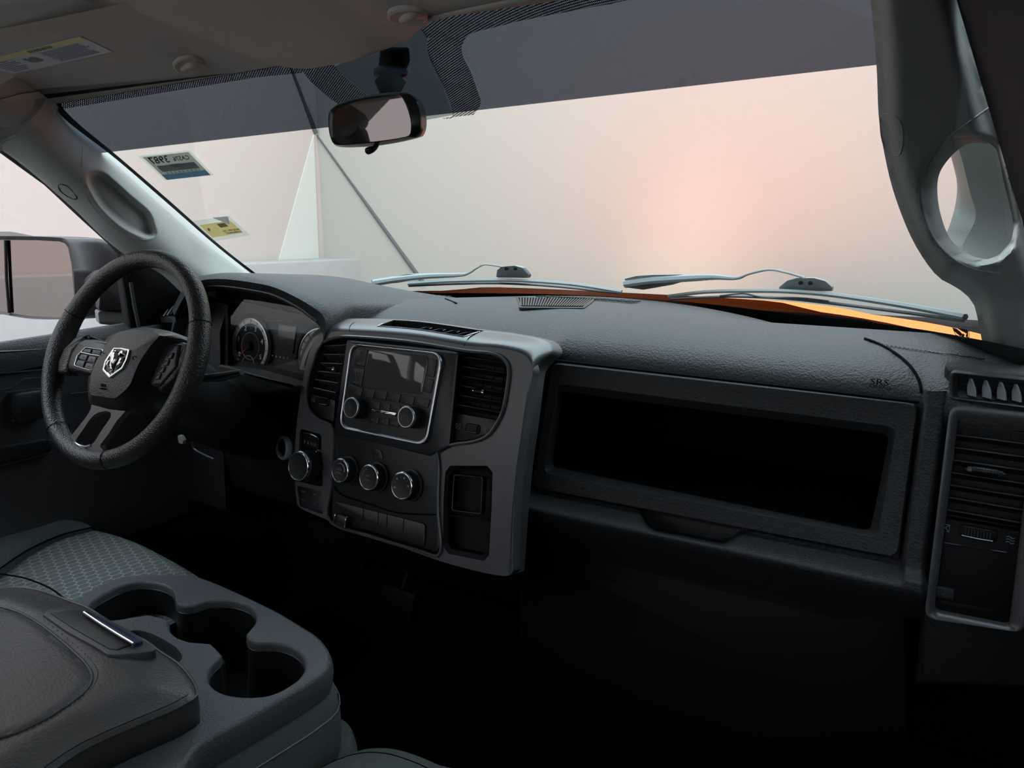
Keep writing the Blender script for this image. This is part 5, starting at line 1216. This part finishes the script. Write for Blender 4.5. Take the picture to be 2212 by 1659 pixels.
loft(bm, [hi, dn(grow(h3, .0008), -.0012), dn(h3, -.004), dn(h3, -.012)], True)
loft(bm, [si, dn(s3, -.003), dn(s3, -.05)], True, False, True)
part('tray', bm, TRAY, tr, 'grained grey tray top', ang=50)
bm = NB(); loft(bm, [dn(grow(h3, .001), -.010), dn(grow(h3, -.001), -.055), dn(grow(h3, -.004), -.105), dn(grow(h3, -.006), -.11)], True, False, True); part('cup_well', bm, mat('well_plastic', (.014, .014, .015), .35, spec=.4), tr, ang=50)
bm = NB(); tube(bm, dn(grow(h3, -.0006), -.012), .0006, 4, True); part('well_lip', bm, DASHS, tr)
# raised ribs inside the wells
for (u, v, a) in ((375, 1330, .9), (575, 1390, .9), (470, 1477, .2)):
    bm = NB(); c = T(u, v, -.075); lathe(bm, c, (0, 0, 1), [(.012, -.02), (.012, .03), (.008, .036), (.0005, .037)], 16); part('cup_grip', bm, mat('rubber_grip', (.03, .035, .037), .6), tr)
# seat back body below the tray
bd = thing('centre_seat', 'dark green grey cloth folded centre seat carrying the cup holder tray', 'seat', T(500, 1600, -.2))
bm = NB(); b0 = dn(grow(o3, -.006), -.034)
loft(bm, [b0, dn(grow(o3, .004), -.05), dn(grow(o3, .008), -.085), dn(grow(o3, .006), -.13), dn(grow(o3, -.010), -.17), dn(grow(o3, -.03), -.19)], True, False, True); part('backrest', bm, CLOTH, bd, ang=80)
bm = NB(); tube(bm, dn(grow(o3, .0075), -.062), .0008, 4, True); part('stitch_line', bm, DIM, bd)
bm = NB(); b1 = dn(grow(o3, .0), -.19)
loft(bm, [dn(grow(o3, -.02), -.19), dn(grow(o3, .025), -.205), dn(grow(o3, .035), -.25), dn(grow(o3, .03), -.34), dn(grow(o3, -.0), -.50)], True, True, True); part('seat_base', bm, CLOTH, bd, ang=80)
# armrest lid
AZ = .040
ar = thing('armrest_lid', 'padded dark leather armrest lid with stitched seam and chrome latch', 'armrest', T(150, 1480, .03))
lid = [(x*.3617, 1100+y*.3617) for x, y in ((-900, 900), (-500, 640), (-200, 510), (0, 472), (120, 466), (220, 480), (320, 510), (430, 552), (530, 590), (640, 660), (770, 735), (880, 790), (960, 850), (1060, 915), (1120, 975), (1165, 1040), (1182, 1090), (1170, 1125), (1130, 1150), (1050, 1195), (900, 1260), (700, 1345), (500, 1440), (350, 1540), (200, 1660), (-100, 1900), (-700, 2000))]
Lr = resamp(spx(lid, 260), 150); l3 = [PZ(a, b, TZ+AZ-.006) for a, b in Lr]
bm = NB()
seamf = [(x*.3617, 1100+y*.3617) for x, y in ((-500, 420), (-250, 520), (0, 590), (120, 628), (230, 690), (330, 765), (440, 860), (510, 930), (545, 985), (548, 1030), (520, 1085), (450, 1150), (350, 1220), (250, 1280), (100, 1350), (-100, 1420), (-400, 1600))]
rows = [dn(l3, -.036), dn(grow(l3, .001), -.020), dn(l3, -.003), dn(grow(l3, -.003), .001), dn(grow(l3, -.009), .0025)]
loft(bm, [grow(l3, -.010) and dn(grow(l3, -.012), -.038)]+rows, True)
top_ = rows[-1]
vs2 = [Vector((p.x, p.y)) for p in top_]; ed = [(i, (i+1) % len(vs2)) for i in range(len(vs2))]
xs_ = [p.x for p in top_]; ys_ = [p.y for p in top_]; poly = [(p.x, p.y) for p in top_]
SM = [PZ(a, b, TZ+AZ+.002) for a, b in spx(seamf, 120, False)]; SMp = [(p.x, p.y) for p in SM]
def sdline(P_, x, y):
    d = 1e9
    for (ax1, ay1), (bx, by) in zip(P_, P_[1:]):
        ex, ey = bx-ax1, by-ay1; t = max(0, min(1, ((x-ax1)*ex+(y-ay1)*ey)/(ex*ex+ey*ey+1e-12))); d = min(d, math.hypot(x-ax1-ex*t, y-ay1-ey*t))
    return d
gx = min(xs_)
while gx < max(xs_):
    gy = min(ys_)
    while gy < max(ys_):
        if sdf(poly, gx, gy) < -.004: vs2.append(Vector((gx+random.uniform(-.0004, .0004), gy)))
        gy += .0075
    gx += .0075
for q in SMp[::1]:
    if sdf(poly, *q) < -.003:
        vs2.append(Vector(q))
vo, eo, fo, *_ = delaunay_2d_cdt(vs2, ed, [], 0, 1e-5)
def lidz(x, y):
    d = sdf(poly, x, y); g = sdline(SMp[::3], x, y)
    return TZ+AZ-.006+.0025+.0095*sm(-d, -.01, .05)-.003*math.exp(-(g/.0035)**2)
bv = [bm.verts.new((p.x, p.y, lidz(p.x, p.y))) for p in vo]
for f in fo:
    c = sum((vo[i] for i in f), Vector((0, 0)))/len(f)
    if sdf(poly, c.x, c.y) < 0: bm.faces.new([bv[i] for i in f])
bmesh.ops.remove_doubles(bm, verts=bm.verts, dist=1e-4)
part('padded_top', bm, LEATH, ar, ang=80)
bm = NB(); tube(bm, [p+V((0, 0, 0)) if False else V((p.x, p.y, lidz(p.x, p.y)+.0012)) for p in SM[8:] if sdf(poly, p.x, p.y) < -.004], .0018, 8); part('piping', bm, LEATH, ar)
bm = NB(); tube(bm, dn(grow(l3, -.0005), .0000), .0016, 6, True); part('edge_piping', bm, LEATH, ar)
SMo = [V((p.x, p.y, lidz(p.x, p.y)+.0006)) for p in SM]
for i in range(30, 112, 1):
    p = SMo[i]
    tdir = (SMo[min(i+1, 119)]-SMo[i-1]); tdir.z = 0; tdir.normalize(); nd = V((tdir.y, -tdir.x, 0))
    for sg in (-1,):
        q = p+nd*.006*sg
        if sdf(poly, q.x, q.y) < -.003:
            q.z = lidz(q.x, q.y)+.0006
            if i % 2 == 0:
                bm = NB(); tube(bm, [q-tdir*.0018, q+tdir*.0018], .0004, 4); part('stitch', bm, BLKP, ar)
# latch plate
LT = mat('latch_plastic', (.05, .047, .048), .45, grain=.2, gs=600)
def AT(u, v, z=0.0): return PZ(u, v, TZ+AZ+.006+z)
zz = lambda L_: [(x*.3617, 1100+y*.3617) for x, y in L_]
bm = NB(); prism(bm, roundpoly([AT(a, b, .003) for a, b in zz([(250, 625), (300, 590), (440, 565), (530, 592), (800, 735), (960, 845), (700, 868), (640, 866), (560, 815), (400, 730)])], .008, 4), (0, 0, -.02), .002); lt = part('latch_plate', bm, LT, ar, 'smooth plastic latch plate')
bm = NB(); prism(bm, [AT(a, b, .0045) for a, b in zz([(300, 618), (430, 600), (500, 600), (800, 800), (700, 836), (650, 830), (430, 705)])], (0, 0, -.003), .001); part('latch_face', bm, mat('latch_dark', (.02, .02, .021), .5), lt)
bm = NB(); prism(bm, [AT(a, b, .008) for a, b in zz([(500, 612), (525, 606), (850, 785), (800, 804)])], (0, 0, -.006), .001); part('latch_bar', bm, mat('blue_black_gloss', (.02, .04, .085), .25), lt, 'glossy blue black latch bar')
bm = NB(); tube(bm, [AT(a, b, .009) for a, b in zz([(502, 616), (600, 682), (700, 745), (798, 803)])], .0019, 8); part('chrome_strip', bm, mat('bright_chrome', (.95, .95, .95), .15, metal=1), lt, 'bright chrome strip')

# ================================================================ SEATS
def hexcloth():
    m = mat('hex_cloth', (.10, .12, .118), .95, spec=.1, grain=.4, gs=350, gk='weave')
    N = m.node_tree.nodes; L = m.node_tree.links; b = N['Principled BSDF']
    tc = N.new('ShaderNodeTexCoord'); mp = N.new('ShaderNodeMapping'); s = 62
    mp.inputs['Scale'].default_value = (s, s*.8, 0); mp.inputs['Rotation'].default_value = (0, 0, .25); L.new(tc.outputs['Object'], mp.inputs[0])
    def vm(op, a, b_=None):
        n = N.new('ShaderNodeVectorMath'); n.operation = op
        for i, x in enumerate((a, b_)):
            if x is None: continue
            if isinstance(x, tuple): n.inputs[i].default_value = x
            else: L.new(x, n.inputs[i])
        return n.outputs['Value' if op in ('LENGTH', 'DOT_PRODUCT') else 'Vector']
    def mt(op, a, b_=None):
        n = N.new('ShaderNodeMath'); n.operation = op
        for i, x in enumerate((a, b_)):
            if x is None: continue
            if isinstance(x, (int, float)): n.inputs[i].default_value = x
            else: L.new(x, n.inputs[i])
        return n.outputs[0]
    r = (1, 1.732, 1); h = (.5, .866, .5)
    def cell(v):
        n = N.new('ShaderNodeVectorMath'); n.operation = 'MODULO'
        f = vm('SUBTRACT', v, vm('MULTIPLY', vm('FLOOR', vm('DIVIDE', v, r)), r)); N.remove(n)
        return vm('MULTIPLY', vm('SUBTRACT', f, h), (1, 1, 0))
    def hd(v):
        a = vm('ABSOLUTE', v); s_ = N.new('ShaderNodeSeparateXYZ'); L.new(a, s_.inputs[0])
        return mt('MAXIMUM', s_.outputs[0], vm('DOT_PRODUCT', a, (.5, .866, 0)))
    d = mt('MINIMUM', hd(cell(mp.outputs[0])), hd(cell(vm('SUBTRACT', mp.outputs[0], h))))
    e = mt('GREATER_THAN', d, .44)
    mx = N.new('ShaderNodeMix'); mx.data_type = 'RGBA'; mx.inputs[6].default_value = (.16, .18, .175, 1); mx.inputs[7].default_value = (.33, .37, .355, 1)
    L.new(e, mx.inputs[0]); L.new(mx.outputs[2], b.inputs['Base Color']); return m
HEX = hexcloth()
ds = thing('driver_seat', 'driver seat cushion with hexagon patterned grey cloth centre and smooth bolster', 'seat', (-.45, .25, .2))
DZ = .47
far = [(-300, 1230), (-120, 1165), (0, 1143), (60, 1126), (130, 1121), (180, 1134), (206, 1141), (250, 1153), (300, 1172), (360, 1203), (410, 1232), (450, 1262), (480, 1300)]
FAR = spx(far, 60, False)
bm = NB(); rows = []
Pf = [PZ(u, v, DZ-.015) for u, v in FAR]
inw = (V((-.25, -1, 0))).normalized()
rows.append([p+V((.0, .02, -.22)) for p in Pf]); rows.append([p+V((0, .022, -.08)) for p in Pf]); rows.append([p+V((0, .016, -.03)) for p in Pf])
rows.append([p+V((0, .004, -.007)) for p in Pf])
def seatdip(u): return .018*sm(u, 170, 215)
rows.append([p+V((0, -.02, .005)) for p in Pf])
for k in range(1, 10): rows.append([p+V((0, -.02-.05*k, .006-.003*k)) for p in Pf])
loft(bm, rows); part('cushion', bm, HEX, ds, 'hexagon patterned grey cloth cushion', ang=80)
# smooth bolster roll at the far left
bm = NB(); bo = [(-260, 1215), (-120, 1160), (0, 1137), (60, 1122), (130, 1117), (178, 1128), (196, 1137)]
bi = [(-260, 1400), (-150, 1330), (-60, 1270), (0, 1230), (60, 1190), (130, 1158), (198, 1141)]
BO = spx(bo, 30, False); BI = spx(bi, 30, False)
A = [PZ(u, v, DZ-.004) for u, v in BO]; B = [PZ(u, v, DZ-.004) for u, v in BI]
loft(bm, [[p+V((0, .03, -.10)) for p in A], [p+V((0, .025, -.03)) for p in A], A]+[[lerp(a, b, s)+V((0, 0, .020*math.sin(math.pi*s)*min(1, (a-b).length/.1))) for a, b in zip(A, B)] for s in (.15, .3, .5, .7, .85)]+[B, [p+V((0, 0, -.02)) for p in B]])
part('bolster', bm, CLOTH, ds, ang=80)
bm = NB(); tube(bm, [p+V((0, 0, .0015)) for p in B], .0015, 6); part('seam', bm, SEAM, ds)
bm = NB(); tube(bm, smoothloop([PZ(a, b, DZ-.004) for a, b in ((-60, 1235), (0, 1240), (50, 1248), (90, 1262), (120, 1278), (145, 1300))], 20, False), .0015, 6); part('seam', bm, SEAM, ds)
bm = NB(); box(bm, (-.45, .0, .18), (.24, 0, 0), (0, .40, 0), (0, 0, .14), .03); part('seat_base', bm, CLOTH, ds)
# passenger seat edge, bottom of the frame
ps = thing('passenger_seat', 'green grey cloth front edge of the passenger seat at the bottom', 'seat', (.45, .3, .2))
pf = [(560, 1760), (640, 1700), (690, 1668), (730, 1640), (775, 1622), (815, 1616), (860, 1620), (910, 1636), (960, 1656), (1040, 1668), (1150, 1690), (1300, 1740)]
PFp = [PZ(u, v, .42) for u, v in spx(pf, 50, False)]
bm = NB(); loft(bm, [[p+V((0, .01, -.25)) for p in PFp], [p+V((0, .014, -.05)) for p in PFp], [p+V((0, .006, -.012)) for p in PFp], PFp]+[[p+V((0, -.03*k, .006*min(k, 3))) for p in PFp] for k in range(1, 12)]); part('cushion', bm, CLOTH, ps, ang=80)
bm = NB(); tube(bm, [p+V((0, -.014, .003)) for p in PFp], .0008, 5); part('stitch_line', bm, SEAM, ps)
pf2 = [(650, 1720), (690, 1650), (715, 1600), (731, 1562), (742, 1553), (760, 1570), (770, 1595), (772, 1625), (765, 1680)]
P2 = [PZ(u, v, .37) for u, v in spx(pf2, 40, False)]; c2_ = sum(P2, V())/40
bm = NB(); loft(bm, [[p+V((0, 0, -.25)) for p in P2], [p+V((0, 0, -.03)) for p in P2]]+[[lerp(p, c2_, s)+V((0, 0, z)) for p in P2] for s, z in ((.0, -.01), (.12, .002), (.35, .012), (.8, .016))], True, True, True); tag(part('seat_bolster', bm, CLOTH), 'small rounded cloth bolster between the console and passenger seat', 'seat bolster')
# dark front of centre seat base under dash
for o in list(COL.objects):
    if o.type == 'MESH' and o.parent is None and o.get('kind') != 'structure' and 'label' not in o: print('UNLABELLED', o.name)
